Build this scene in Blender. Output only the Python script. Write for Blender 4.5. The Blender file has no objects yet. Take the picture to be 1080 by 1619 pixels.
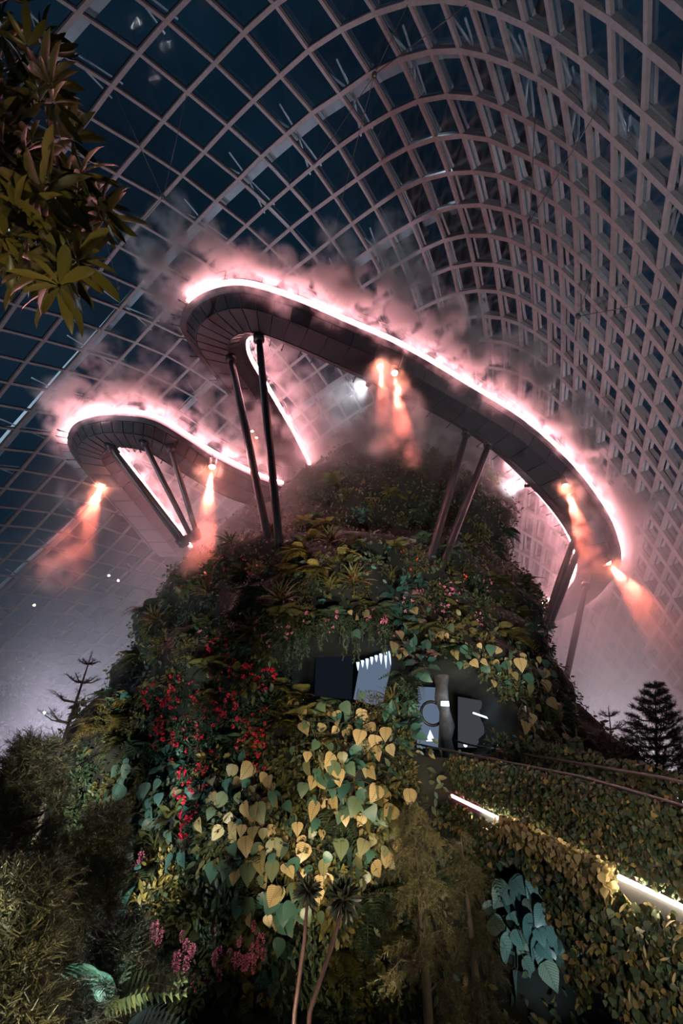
import bpy, math, random
import numpy as np
from mathutils import Vector, Matrix, Quaternion, noise as mnoise

scene = bpy.context.scene
rng = np.random.default_rng(7)
random.seed(7)

# ------------------------------------------------------------------ camera
F, CX, CY = 743.0, 540.0, 809.5
EYE = 7.0
PITCH = math.radians(30)
cam_d = bpy.data.cameras.new('camera')
cam_d.sensor_fit = 'HORIZONTAL'
cam_d.sensor_width = 36
cam_d.lens = F / 1080 * 36
cam_d.clip_end = 500
cam = bpy.data.objects.new('camera', cam_d)
scene.collection.objects.link(cam)
cam.location = (0, 0, EYE)
cam.rotation_euler = (math.radians(90) + PITCH, 0, 0)
scene.camera = cam

# ------------------------------------------------------------------ world, exposure
scene.view_settings.view_transform = 'Standard'
scene.view_settings.look = 'None'
scene.view_settings.gamma = 1
scene.view_settings.use_curve_mapping = False
scene.view_settings.exposure = 0.0
cy = scene.cycles
cy.max_bounces = 4
cy.diffuse_bounces = 2
cy.glossy_bounces = 2
cy.transmission_bounces = 2
cy.transparent_max_bounces = 8
cy.volume_bounces = 0
cy.use_adaptive_sampling = True
cy.adaptive_threshold = 0.03
cy.use_denoising = True
cy.sample_clamp_indirect = 4
cy.sample_clamp_direct = 0
cy.caustics_reflective = False
cy.caustics_refractive = False
cy.volume_max_steps = 256

world = bpy.data.worlds.new('night_sky')
scene.world = world
world.use_nodes = True
wn = world.node_tree.nodes
wl = world.node_tree.links
wbg = wn['Background']
wtc = wn.new('ShaderNodeTexCoord')
wnz = wn.new('ShaderNodeTexNoise'); wnz.inputs['Scale'].default_value = 3.0; wnz.inputs['Detail'].default_value = 6
wrp = wn.new('ShaderNodeValToRGB')
wrp.color_ramp.elements[0].position = 0.35; wrp.color_ramp.elements[0].color = (0.0010, 0.0042, 0.0085, 1)
wrp.color_ramp.elements[1].position = 0.72; wrp.color_ramp.elements[1].color = (0.0045, 0.014, 0.026, 1)
wl.new(wtc.outputs['Generated'], wnz.inputs['Vector'])
wl.new(wnz.outputs['Fac'], wrp.inputs['Fac'])
wl.new(wrp.outputs['Color'], wbg.inputs['Color'])
wbg.inputs['Strength'].default_value = 1.6


def lamp(kind, name, loc, energy, color, aim=None, **kw):
    d = bpy.data.lights.new(name, kind)
    d.energy = energy
    d.color = color
    for k, v in kw.items():
        setattr(d, k, v)
    o = bpy.data.objects.new(name, d)
    scene.collection.objects.link(o)
    o.location = loc
    if aim is not None:
        o.rotation_euler = (Vector(aim) - Vector(loc)).to_track_quat('-Z', 'Y').to_euler()
    return o

# unseen garden spots without fixtures before the mountain (warm), and cool ones behind it
R = math.radians
lamp('SPOT', 'unseen_garden_spot', (-2.5, 4.5, 3.2), 6500, (1.0, 0.76, 0.45), (-1.0, 17, 6.8), spot_size=R(50), spot_blend=1.0, shadow_soft_size=0.25)
lamp('SPOT', 'unseen_garden_spot', (1.5, 4.0, 4.5), 3800, (1.0, 0.8, 0.55), (0.6, 17, 8.2), spot_size=R(40), spot_blend=1.0, shadow_soft_size=0.25)
lamp('SPOT', 'unseen_garden_spot', (-6.0, 6.5, 3.0), 18000, (0.9, 0.95, 0.82), (-5.5, 17, 6.5), spot_size=R(55), spot_blend=1.0, shadow_soft_size=0.25)
lamp('SPOT', 'unseen_garden_spot', (4.5, 12.4, 2.4), 480, (0.85, 0.96, 1.0), (5.0, 15.6, 4.3), spot_size=R(70), spot_blend=0.9, shadow_soft_size=0.15)
lamp('SPOT', 'unseen_garden_spot', (2.2, 2.5, 5.5), 6500, (1.0, 0.88, 0.76), (2.5, 22, 15.0), spot_size=R(44), spot_blend=1.0, shadow_soft_size=0.3)
lamp('SPOT', 'unseen_garden_spot', (3.6, 3.5, 6.0), 1100, (1.0, 0.82, 0.55), (4.6, 12, 5.6), spot_size=R(70), spot_blend=1.0, shadow_soft_size=0.3)
lamp('SPOT', 'unseen_garden_spot', (-1.0, 3.0, 3.4), 2400, (1.0, 0.9, 0.66), (-5.5, 9, 5.4), spot_size=R(60), spot_blend=1.0, shadow_soft_size=0.3)
lamp('SPOT', 'unseen_garden_spot', (-24.0, 34, 0.6), 50000, (0.86, 0.80, 1.0), (-14, 40, 16), spot_size=R(95), spot_blend=1.0, shadow_soft_size=0.5)
lamp('SPOT', 'unseen_garden_spot', (24.0, 38, 0.6), 36000, (0.95, 0.82, 0.95), (17, 40, 16), spot_size=R(95), spot_blend=1.0, shadow_soft_size=0.5)
# narrow beams from unseen spots, some added as fill, picking out patches of the planting
for p, q, e, c, w in (((-1.2, 7, 2.5), (-1.2, 15.5, 5.2), 2600, (1.0, .80, .55), 20), ((.4, 7, 3.0), (.6, 15.5, 5.6), 2800, (1.0, .84, .62), 18), ((-4.2, 8, 2.2), (-4.6, 16, 5.0), 3000, (.95, 1.0, .8), 20),
                      ((-3.0, 6, 4.0), (-3.6, 17, 9.2), 9500, (1.0, .9, .8), 22), ((1.2, 6, 5.0), (-.4, 19, 16.6), 7000, (1.0, .84, .55), 16), ((4.0, 6, 6.0), (5.5, 18, 11.5), 5000, (1.0, .85, .6), 20), ((-7.5, 10, 3.5), (-9.0, 22, 8.5), 5000, (1.0, .78, .5), 24), ((3.5, 3.2, 5.4), (4.0, 26, 24.5), 7000, (1.0, .92, .85), 34), ((-3.5, 3.5, 4.2), (-6.0, 21, 15.5), 6000, (.95, .95, .9), 26), ((-4.5, 3.0, 4.5), (-5.0, 10, 6.0), 700, (1.0, .88, .6), 60), ((1.6, 6.5, 2.8), (1.9, 11.2, 6.6), 700, (1.0, .82, .5), 26)):
    lamp('SPOT', 'unseen_narrow_spot', p, e, c, q, spot_size=R(w), spot_blend=.8, shadow_soft_size=.12)
# added fill spots, unseen, that brighten the roof ribs from below
lamp('SPOT', 'roof_fill_light', (17, 8, 6), 9000, (0.9, 0.88, 0.92), (24, 26, 44), spot_size=R(110), spot_blend=1.0, shadow_soft_size=0.6)
lamp('SPOT', 'roof_fill_light', (-22, 12, 2), 13000, (0.72, 0.86, 1.0), (-22, 26, 60), spot_size=R(120), spot_blend=1.0, shadow_soft_size=0.6)
lamp('SPOT', 'roof_fill_light', (4, 50, 6), 8000, (0.85, 0.84, 1.0), (6, 56, 60), spot_size=R(120), spot_blend=1.0, shadow_soft_size=0.6)
# added point lights floating outside the glass to brighten the outer arches
for p in ((10, 20, 84), (-60, 20, 60), (-52, 30, 52), (34, 14, 56), (40, 36, 40), (22, 44, 72), (-12, 60, 74)):
    lamp('POINT', 'outer_arch_fill_light', p, 2500 if p[0] > 30 else 9000, (0.72, 0.86, 1.0), shadow_soft_size=0.5)

# ------------------------------------------------------------------ helpers
def ray(px, py):
    x = (px - CX) / F
    y = (CY - py) / F
    c, s = math.cos(PITCH), math.sin(PITCH)
    return np.array([x, c - s * y, s + c * y])


def at(px, py, Y):
    d = ray(px, py)
    t = Y / d[1]
    return Vector((d[0] * t, Y, EYE + d[2] * t))


def at_z(px, py, zrel):
    d = ray(px, py)
    t = zrel / d[2]
    return Vector((d[0] * t, d[1] * t, EYE + zrel))


def proj(p):
    c, s = math.cos(PITCH), math.sin(PITCH)
    x, y, z = p[0], p[1], p[2] - EYE
    dep = c * y + s * z
    up = -s * y + c * z
    return CX + F * x / dep, CY - F * up / dep


def tag(o, label=None, cat=None, group=None, kind=None):
    if label: o['label'] = label
    if cat: o['category'] = cat
    if group: o['group'] = group
    if kind: o['kind'] = kind
    return o


def link(name, me, parent=None, mat=None):
    o = bpy.data.objects.new(name, me)
    scene.collection.objects.link(o)
    if mat is not None:
        for m in (mat if isinstance(mat, (list, tuple)) else [mat]):
            me.materials.append(m)
    if parent is not None:
        o.parent = parent
    return o


def empty(name, loc=(0, 0, 0), label=None, cat=None, group=None, kind=None):
    o = bpy.data.objects.new(name, None)
    scene.collection.objects.link(o)
    o.location = loc
    o.empty_display_size = 0.2
    return tag(o, label, cat, group, kind)


def dup(root, label=None, group=None):
    r = root.copy()
    scene.collection.objects.link(r)
    if label: r['label'] = label
    if group: r['group'] = group
    for ch in list(root.children):
        c = ch.copy(); scene.collection.objects.link(c); c.parent = r
        for g in list(ch.children):
            d = g.copy(); scene.collection.objects.link(d); d.parent = c
    return r


class MB:
    """collects quads/tris into one mesh, with a uv per vertex"""
    def __init__(s):
        s.v = []; s.f = []; s.m = []; s.uv = []; s.n = 0

    def add(s, verts, faces, mi=0, uv=None):
        verts = np.asarray(verts, dtype=np.float64).reshape(-1, 3)
        s.v.append(verts)
        s.uv.append(np.zeros((len(verts), 2)) if uv is None else np.asarray(uv, dtype=np.float64))
        for f in faces:
            s.f.append(tuple(i + s.n for i in f)); s.m.append(mi)
        s.n += len(verts)

    def mesh(s, name, smooth=True):
        me = bpy.data.meshes.new(name)
        v = np.concatenate(s.v) if s.v else np.zeros((0, 3))
        me.from_pydata(v.tolist(), [], s.f)
        if len(s.f):
            me.polygons.foreach_set('material_index', np.array(s.m, dtype=np.int32))
            me.polygons.foreach_set('use_smooth', np.full(len(s.f), smooth))
            uvl = me.uv_layers.new(name='UVMap')
            uva = np.concatenate(s.uv)
            li = np.empty(len(me.loops), dtype=np.int32)
            me.loops.foreach_get('vertex_index', li)
            uvl.data.foreach_set('uv', uva[li].ravel())
        me.update()
        return me

    def build(s, name, mat, parent=None, smooth=True):
        return link(name, s.mesh(name, smooth), parent, mat)

    # --- shapes
    def tube(s, pts, rad, seg=8, mi=0, cap=True, closed=False):
        P = [Vector(p) for p in pts]
        n = len(P)
        rads = rad if isinstance(rad, (list, tuple, np.ndarray)) else [rad] * n
        rings = []
        prev = None
        for i in range(n):
            a = P[max(i - 1, 0)]; b = P[min(i + 1, n - 1)]
            t = (b - a).normalized()
            if prev is None:
                ref = Vector((0, 0, 1)) if abs(t.z) < 0.9 else Vector((1, 0, 0))
                u = t.cross(ref).normalized()
            else:
                u = (prev - t * prev.dot(t)).normalized()
            prev = u
            w = t.cross(u)
            rings.append([P[i] + (u * math.cos(k * math.tau / seg) + w * math.sin(k * math.tau / seg)) * rads[i] for k in range(seg)])
        vs = [v for r in rings for v in r]
        fs = []
        for i in range(n - 1):
            for k in range(seg):
                k2 = (k + 1) % seg
                fs.append((i * seg + k, i * seg + k2, (i + 1) * seg + k2, (i + 1) * seg + k))
        if cap:
            fs.append(tuple(range(seg))[::-1]); fs.append(tuple((n - 1) * seg + k for k in range(seg)))
        s.add(vs, fs, mi)

    def loft(s, rings, mi=0, closed_ring=True, cap=False):
        n = len(rings); m = len(rings[0])
        vs = [v for r in rings for v in r]
        fs = []
        for i in range(n - 1):
            for k in range(m if closed_ring else m - 1):
                k2 = (k + 1) % m
                fs.append((i * m + k, i * m + k2, (i + 1) * m + k2, (i + 1) * m + k))
        if cap:
            fs.append(tuple(range(m))[::-1]); fs.append(tuple((n - 1) * m + k for k in range(m)))
        s.add(vs, fs, mi)

    def box(s, c, size, rot=None, mi=0):
        sx, sy, sz = [q / 2 for q in size]
        vs = np.array([(x, y, z) for x in (-sx, sx) for y in (-sy, sy) for z in (-sz, sz)])
        if rot is not None:
            vs = vs @ np.array(rot.to_3x3()).T
        vs = vs + np.array(c)
        s.add(vs, [(0, 1, 3, 2), (4, 6, 7, 5), (0, 4, 5, 1), (2, 3, 7, 6), (0, 2, 6, 4), (1, 5, 7, 3)], mi)

    def sphere(s, c, r, seg=10, rings=6, mi=0, sq=(1, 1, 1)):
        vs = [(c[0], c[1], c[2] + r * sq[2])]
        for i in range(1, rings):
            th = math.pi * i / rings
            for k in range(seg):
                ph = math.tau * k / seg
                vs.append((c[0] + r * sq[0] * math.sin(th) * math.cos(ph), c[1] + r * sq[1] * math.sin(th) * math.sin(ph), c[2] + r * sq[2] * math.cos(th)))
        vs.append((c[0], c[1], c[2] - r * sq[2]))
        fs = [(0, 1 + k, 1 + (k + 1) % seg) for k in range(seg)]
        for i in range(rings - 2):
            for k in range(seg):
                a = 1 + i * seg
                fs.append((a + k, a + seg + k, a + seg + (k + 1) % seg, a + (k + 1) % seg))
        b = 1 + (rings - 2) * seg
        fs += [(b + k, len(vs) - 1, b + (k + 1) % seg) for k in range(seg)]
        s.add(vs, fs, mi)


def catmull(pts, per=6):
    P = [np.array(p, dtype=float) for p in pts]
    out = []
    for i in range(len(P) - 1):
        p0 = P[max(i - 1, 0)]; p1 = P[i]; p2 = P[i + 1]; p3 = P[min(i + 2, len(P) - 1)]
        for k in range(per):
            t = k / per
            out.append(0.5 * ((2 * p1) + (-p0 + p2) * t + (2 * p0 - 5 * p1 + 4 * p2 - p3) * t * t + (-p0 + 3 * p1 - 3 * p2 + p3) * t ** 3))
    out.append(P[-1])
    return np.array(out)


def resample(poly, step):
    poly = np.asarray(poly)
    seg = np.linalg.norm(np.diff(poly, axis=0), axis=1)
    cum = np.concatenate([[0], np.cumsum(seg)])
    n = max(2, int(cum[-1] / step) + 1)
    s = np.linspace(0, cum[-1], n)
    return np.stack([np.interp(s, cum, poly[:, k]) for k in range(poly.shape[1])], axis=1)


# ------------------------------------------------------------------ materials
def mat_new(name):
    m = bpy.data.materials.new(name)
    m.use_nodes = True
    nt = m.node_tree
    return m, nt, nt.nodes['Principled BSDF']


def mat_plain(name, col, rough=0.5, metal=0.0, noise=0.0, nscale=6.0):
    m, nt, b = mat_new(name)
    b.inputs['Roughness'].default_value = rough
    b.inputs['Metallic'].default_value = metal
    if noise > 0:
        tc = nt.nodes.new('ShaderNodeTexCoord')
        n = nt.nodes.new('ShaderNodeTexNoise'); n.inputs['Scale'].default_value = nscale; n.inputs['Detail'].default_value = 5
        r = nt.nodes.new('ShaderNodeValToRGB')
        r.color_ramp.elements[0].position = 0.3; r.color_ramp.elements[1].position = 0.7
        r.color_ramp.elements[0].color = tuple(c * (1 - noise) for c in col) + (1,)
        r.color_ramp.elements[1].color = tuple(min(1, c * (1 + noise)) for c in col) + (1,)
        nt.links.new(tc.outputs['Object'], n.inputs['Vector'])
        nt.links.new(n.outputs['Fac'], r.inputs['Fac'])
        nt.links.new(r.outputs['Color'], b.inputs['Base Color'])
    else:
        b.inputs['Base Color'].default_value = tuple(col) + (1,)
    return m


def mat_emit(name, col, strength):
    m = bpy.data.materials.new(name)
    m.use_nodes = True
    nt = m.node_tree
    nt.nodes.remove(nt.nodes['Principled BSDF'])
    e = nt.nodes.new('ShaderNodeEmission')
    e.inputs['Color'].default_value = tuple(col) + (1,)
    e.inputs['Strength'].default_value = strength
    nt.links.new(e.outputs[0], nt.nodes['Material Output'].inputs['Surface'])
    return m


def mat_leaf(name, cols, rough=0.5, vein=None, objvar=0.35, trans=0.0):
    """leaf colour varies leaf by leaf and plant by plant; optional pale veins along the uv"""
    m, nt, b = mat_new(name)
    N, L = nt.nodes, nt.links
    g = N.new('ShaderNodeNewGeometry')
    oi = N.new('ShaderNodeObjectInfo')
    mx = N.new('ShaderNodeMath'); mx.operation = 'MULTIPLY'; mx.inputs[1].default_value = objvar
    ad = N.new('ShaderNodeMath'); ad.operation = 'MULTIPLY_ADD'; ad.inputs[1].default_value = 1 - objvar
    L.new(oi.outputs['Random'], mx.inputs[0])
    L.new(g.outputs['Random Per Island'], ad.inputs[0])
    L.new(mx.outputs[0], ad.inputs[2])
    r = N.new('ShaderNodeValToRGB')
    els = r.color_ramp.elements
    while len(els) < len(cols): els.new(0.5)
    for i, c in enumerate(cols):
        els[i].position = i / max(1, len(cols) - 1)
        els[i].color = tuple(c) + (1,)
    L.new(ad.outputs[0], r.inputs['Fac'])
    out = r.outputs['Color']
    if vein is not None:
        uv = N.new('ShaderNodeUVMap'); sp = N.new('ShaderNodeSeparateXYZ')
        L.new(uv.outputs[0], sp.inputs[0])
        ab = N.new('ShaderNodeMath'); ab.operation = 'ABSOLUTE'; L.new(sp.outputs['X'], ab.inputs[0])
        a2 = N.new('ShaderNodeMath'); a2.operation = 'MULTIPLY_ADD'; a2.inputs[1].default_value = -0.42
        L.new(ab.outputs[0], a2.inputs[0]); L.new(sp.outputs['Y'], a2.inputs[2])
        fr = N.new('ShaderNodeMath'); fr.operation = 'MULTIPLY'; fr.inputs[1].default_value = 50; L.new(a2.outputs[0], fr.inputs[0])
        sn = N.new('ShaderNodeMath'); sn.operation = 'SINE'; L.new(fr.outputs[0], sn.inputs[0])
        gt = N.new('ShaderNodeMapRange'); gt.inputs['From Min'].default_value = 0.1; gt.inputs['From Max'].default_value = 0.8
        L.new(sn.outputs[0], gt.inputs['Value'])
        mid = N.new('ShaderNodeMapRange'); mid.inputs['From Min'].default_value = 0.09; mid.inputs['From Max'].default_value = 0.03
        L.new(ab.outputs[0], mid.inputs['Value'])
        mm = N.new('ShaderNodeMath'); mm.operation = 'MAXIMUM'; L.new(gt.outputs[0], mm.inputs[0]); L.new(mid.outputs[0], mm.inputs[1])
        mix = N.new('ShaderNodeMix'); mix.data_type = 'RGBA'
        m6 = N.new('ShaderNodeMath'); m6.operation = 'MULTIPLY'; m6.inputs[1].default_value = .62; L.new(mm.outputs[0], m6.inputs[0]); L.new(m6.outputs[0], mix.inputs['Factor']); L.new(out, mix.inputs['A'])
        mix.inputs['B'].default_value = tuple(vein) + (1,)
        out = mix.outputs['Result']
    L.new(out, b.inputs['Base Color'])
    b.inputs['Roughness'].default_value = rough
    b.inputs['Specular IOR Level'].default_value = 0.4
    if trans > 0:
        t = N.new('ShaderNodeBsdfTranslucent'); L.new(out, t.inputs['Color'])
        ms = N.new('ShaderNodeMixShader'); ms.inputs['Fac'].default_value = trans
        L.new(b.outputs[0], ms.inputs[1]); L.new(t.outputs[0], ms.inputs[2]); L.new(ms.outputs[0], N['Material Output'].inputs['Surface'])
    return m


M = {}
M['steel'] = mat_plain('white_painted_steel', (0.50, 0.45, 0.45), 0.45, 0.0, 0.12, 3)
M['arch'] = mat_plain('pale_arch_paint', (0.75, 0.80, 0.84), 0.5, 0.0, 0.15, 0.6)
M['strut'] = mat_plain('strut_paint', (0.85, 0.87, 0.92), 0.4)
M['cable'] = mat_plain('steel_cable', (0.22, 0.2, 0.2), 0.4, 0.6)
M['deckside'] = mat_plain('walkway_cladding', (0.032, 0.034, 0.042), 0.5, 0.1, 0.15, 1.5)
M['panel'] = mat_plain('walkway_panel_seam', (0.025, 0.025, 0.03), 0.5)
M['column'] = mat_plain('dark_column_paint', (0.035, 0.035, 0.042), 0.35, 0.3)
M['rail'] = mat_plain('railing_metal', (0.10, 0.095, 0.10), 0.35, 0.7)
M['black'] = mat_plain('black_housing', (0.02, 0.02, 0.022), 0.4, 0.2)
M['concrete'] = mat_plain('concrete', (0.22, 0.2, 0.2), 0.8, 0, 0.25, 2)
M['rock'] = mat_plain('dark_soil_face', (0.006, 0.009, 0.008), 0.95, 0, 0.5, 1.3)
M['soil'] = mat_plain('dark_floor', (0.03, 0.032, 0.035), 0.7, 0, 0.4, 0.4)
M['cave_rock'] = mat_plain('cave_rock', (0.07, 0.07, 0.075), 0.8, 0, 0.5, 4)
M['bark'] = mat_plain('bark', (0.06, 0.045, 0.035), 0.85, 0, 0.4, 5)
M['cane'] = mat_plain('purple_cane', (0.05, 0.026, 0.032), 0.45, 0, 0.3, 6)
M['led'] = mat_emit('pink_led', (1.0, 0.40, 0.44), 105)
M['led_low'] = mat_emit('pink_led_low', (1.0, 0.30, 0.32), 13)
M['led_warm'] = mat_emit('warm_led', (1.0, 0.78, 0.50), 105)
M['lens_red'] = mat_emit('red_lens', (1.0, 0.28, 0.16), 300)
M['lens_white'] = mat_emit('white_lens', (0.85, 0.9, 1.0), 120)
M['glow_white'] = mat_emit('cave_light', (0.62, 0.78, 1.0), 3.0)
M['ice'] = mat_emit('ice_display_light', (0.11, 0.15, 0.22), 1.0)
M['icicle'] = mat_emit('glowing_icicle', (0.62, 0.78, 1.0), 1.6)  # icicles shine by themselves: the display's light is put into their colour

# ------------------------------------------------------------------ the glasshouse roof (arches u, purlins L) on one ellipsoid
DC = np.array([-14.0, 32.0, 0.0])
DR = np.array([46.0, 70.0, 65.0])


def dome_hit(px, py):
    o = (np.array([0, 0, EYE]) - DC) / DR
    d = ray(px, py) / DR
    a, b, c = d @ d, 2 * o @ d, o @ o - 1
    return o + d * ((-b + math.sqrt(b * b - 4 * a * c)) / (2 * a))


# survey of the roof's crossings: (crop origin x, y, scale) then (u, L, x, y)
SURV = [
 (0, 0, 2.0, [(1,3,250,45),(1,4,150,145),(2,2,525,70),(2,3,440,170),(2,4,355,275),(2,5,285,375),(3,1,770,105),(3,0,870,15),(3,2,680,205),(3,3,590,295),(3,4,515,385),(3,5,445,470),(3,6,370,555),
   (4,0,970,160),(4,1,885,245),(4,2,800,320),(4,3,720,400),(4,4,645,485),(4,5,575,555),(4,6,510,630),(4,7,440,710),(4,8,375,780),(4,11,200,1000),(4,12,140,1080),
   (5,0,1075,310),(5,1,985,355),(5,2,905,430),(5,3,825,495),(5,4,755,570),(5,5,680,640),(6,1,1070,465),(6,2,990,530),(6,3,915,595),(6,4,845,655),(6,5,780,715),(7,3,985,670),(7,4,915,725),(7,5,850,780)]),
 (540, 0, 2.0, [(4,-2,105,45),(4,-3,210,10),(4,-4,315,0),(4,-5,400,10),(4,-6,490,45),(4,-7,578,85),(4,-8,665,130),(4,-9,757,195),(4,-10,850,280),(4,-11,948,360),(4,-12,1060,460),
   (5,-1,85,235),(5,-2,185,190),(5,-3,280,165),(5,-4,370,160),(5,-5,455,180),(5,-6,535,205),(5,-7,615,248),(5,-8,690,292),(5,-9,770,370),(5,-10,855,440),(5,-11,942,525),(5,-12,1030,615),
   (6,0,70,410),(6,-1,155,360),(6,-2,240,320),(6,-3,330,305),(6,-4,425,310),(6,-5,500,345),(6,-6,580,385),(6,-7,655,425),(6,-8,718,475),
   (7,0,125,515),(7,-1,205,470),(7,-2,295,440),(7,-3,380,430),(7,-4,465,440),(7,-5,535,480),(8,0,175,605),(8,-1,255,570),(8,-2,335,550),(8,-3,415,545),(8,-4,495,555),
   (3,-9,740,0),(3,-10,840,58),(3,-11,957,158),(3,-12,1080,255)]),
 (640, 280, 4.154, [(9,-1,190,235),(9,-2,345,190),(9,-3,500,185),(9,-4,645,215),(9,-5,775,270),(9,-6,890,335),(9,-7,1005,405),
   (10,0,110,480),(10,-1,260,415),(10,-2,403,385),(10,-3,550,385),(10,-4,685,415),(10,-5,800,470),(10,-6,910,535),(10,-7,1015,610),
   (11,1,35,715),(11,0,170,650),(11,-1,305,595),(11,-2,445,570),(11,-3,590,580),(11,-4,710,605),(11,-5,820,650),(11,-6,930,735),(11,-7,1030,805),
   (12,1,90,875),(12,0,210,815),(12,-1,345,765),(12,-2,480,745),(12,-3,610,755),(12,-4,735,785),(12,-5,840,850),(12,-6,940,920),(12,-7,1030,985),
   (13,0,250,970),(13,-1,375,930),(13,-2,510,910),(13,-3,635,930),(13,-4,750,965),(13,-5,850,1025)]),
 (680, 460, 4.909, [(14,-1,285,400),(14,-2,435,380),(14,-3,575,400),(14,-4,700,450),(14,-5,815,510),(14,-6,920,590)]),
 (840, 240, 4.5, [(6,-9,410,85),(6,-10,570,235),(6,-11,747,405),(6,-12,920,600),(7,-7,135,125),(7,-8,285,230),(7,-9,425,375),(7,-10,575,500),(7,-11,735,665),(7,-12,893,853),(7,-13,1050,1055),
   (8,-7,172,375),(8,-8,300,490),(8,-9,435,620),(8,-10,570,760),(8,-11,705,910),(9,-8,310,735),(9,-9,435,855),(9,-10,560,985)]),
 (840, 480, 4.5, [(9,-11,690,50),(9,-12,820,195),(9,-13,955,375),(10,-10,545,110),(10,-11,665,245),(10,-12,785,390),(10,-13,905,560),(10,-14,1035,730),(11,-8,315,90),(11,-9,425,190),(11,-10,530,310),(11,-11,640,430),(11,-12,750,575),(11,-13,870,730),(11,-14,985,900),
   (12,-8,310,275),(12,-9,410,380),(12,-10,510,495),(12,-11,620,620),(12,-12,715,745),(12,-13,825,900),(13,-8,305,460),(13,-9,400,560),(13,-10,490,680),(13,-11,595,790),(13,-12,690,920),(14,-8,300,625),(14,-9,385,740),(14,-10,470,840),(14,-11,570,950)]),
 (0, 420, 4.154, [(4,9,655,45),(4,10,535,195),(4,13,170,635),(4,14,65,775),(3,11,100,265),(3,12,0,420),(5,9,905,155),(5,10,785,285),(5,11,670,430),(5,12,550,565),(5,13,435,695),(5,14,325,825),(5,15,215,960),
   (6,10,1010,380),(6,11,890,510),(6,12,780,635),(6,13,660,750),(6,14,550,880),(6,15,445,990),(7,11,1090,590),(7,12,975,715),(7,13,855,830)]),
 (0, 680, 4.154, [(5,16,105,0),(5,17,5,125),(6,17,235,150),(6,18,145,265),(6,19,35,385),(7,18,340,305),(7,19,240,410),(7,20,140,520),(7,21,45,630),(8,18,530,345),(8,19,430,445),(8,20,330,545),(8,21,240,645),(8,22,140,750),
   (9,21,430,680),(9,22,320,775),(9,23,218,868),(9,24,115,965),(10,22,490,822),(10,23,390,905),(10,24,290,990),(11,22,635,870)]),
 (440, 180, 4.5, [(6,-1,800,0),(7,1,560,470),(7,2,390,590),(8,1,680,675),(8,2,520,785),(8,3,375,900),(8,4,245,1010),(9,0,945,790),(9,1,790,875),(9,2,640,980),(10,1,870,1060)]),
 (820, 0, 4.154, [(2,-11,828,-130),(2,-12,1110,140)]),
]
UV, XYZ = [], []
for ox, oy, sc, lst in SURV:
    for u, l, x, y in lst:
        UV.append((u, l)); XYZ.append(dome_hit(ox + x / sc, oy + y / sc))
UV = np.array(UV, float); XYZ = np.array(XYZ)


def tps_fit(X, Y, lam):
    n = len(X)
    d = np.linalg.norm(X[:, None] - X[None], axis=2)
    K = np.where(d > 0, d * d * np.log(d + 1e-12), 0) + lam * np.eye(n)
    Pm = np.concatenate([np.ones((n, 1)), X], axis=1)
    A = np.block([[K, Pm], [Pm.T, np.zeros((3, 3))]])
    return np.linalg.solve(A, np.concatenate([Y, np.zeros((3, Y.shape[1]))]))


USC = np.array([1.0, 0.6])
sol = tps_fit(UV * USC, XYZ, 0.4)


def dome_unit(u, l):
    q = np.array([u, l]) * USC
    d = np.linalg.norm(UV * USC - q, axis=1)
    k = d * d * np.log(d + 1e-12)
    s = k @ sol[:-3] + np.array([1, *q]) @ sol[-3:]
    return s / np.linalg.norm(s)


def dome_pt(u, l, off=0.0):
    s = dome_unit(u, l)
    p = DC + DR * s
    n = s / DR
    n = n / np.linalg.norm(n)
    return p + n * off, n


U0, U1, L0, L1 = 0, 30, -28, 44
G = {}
for u in range(U0, U1 + 1):
    for l in range(L0, L1 + 1):
        p, n = dome_pt(u, l)
        if p[2] < 0.3: continue
        q = proj(p)
        if p[1] < -12: continue
        G[(u, l)] = (p, n)

ceiling = empty('ceiling', (0, 30, 0), kind='structure')
OFFC = np.array([0, 30, 0])


def member(name, nodes, w, d, mat, out0=0.0, parent=None):
    """box section running along the nodes, w across the surface and d outwards"""
    mb = MB()
    rings = []
    n = len(nodes)
    for i in range(n):
        p, nn = nodes[i]
        t = nodes[min(i + 1, n - 1)][0] - nodes[max(i - 1, 0)][0]
        t = t / np.linalg.norm(t)
        c = np.cross(t, nn); c /= np.linalg.norm(c)
        a = p + nn * out0 - OFFC
        rings.append([a - c * w / 2, a + c * w / 2, a + c * w / 2 + nn * d, a - c * w / 2 + nn * d])
    mb.loft(rings, cap=True)
    return mb.build(name, mat, parent, smooth=False)


def runs(keys):
    run = []
    for k in keys:
        if k in G: run.append(G[k])
        else:
            if len(run) > 1: yield run
            run = []
    if len(run) > 1: yield run


for u in range(U0, U1 + 1):
    for r in runs([(u, l) for l in range(L0, L1 + 1)]):
        member('arch_rib', r, 0.36, 0.46, M['steel'], 0, ceiling)
for l in range(L0, L1 + 1):
    for r in runs([(u, l) for u in range(U0, U1 + 1)]):
        member('purlin', r, 0.27, 0.36, M['steel'], 0.04, ceiling)

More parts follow.
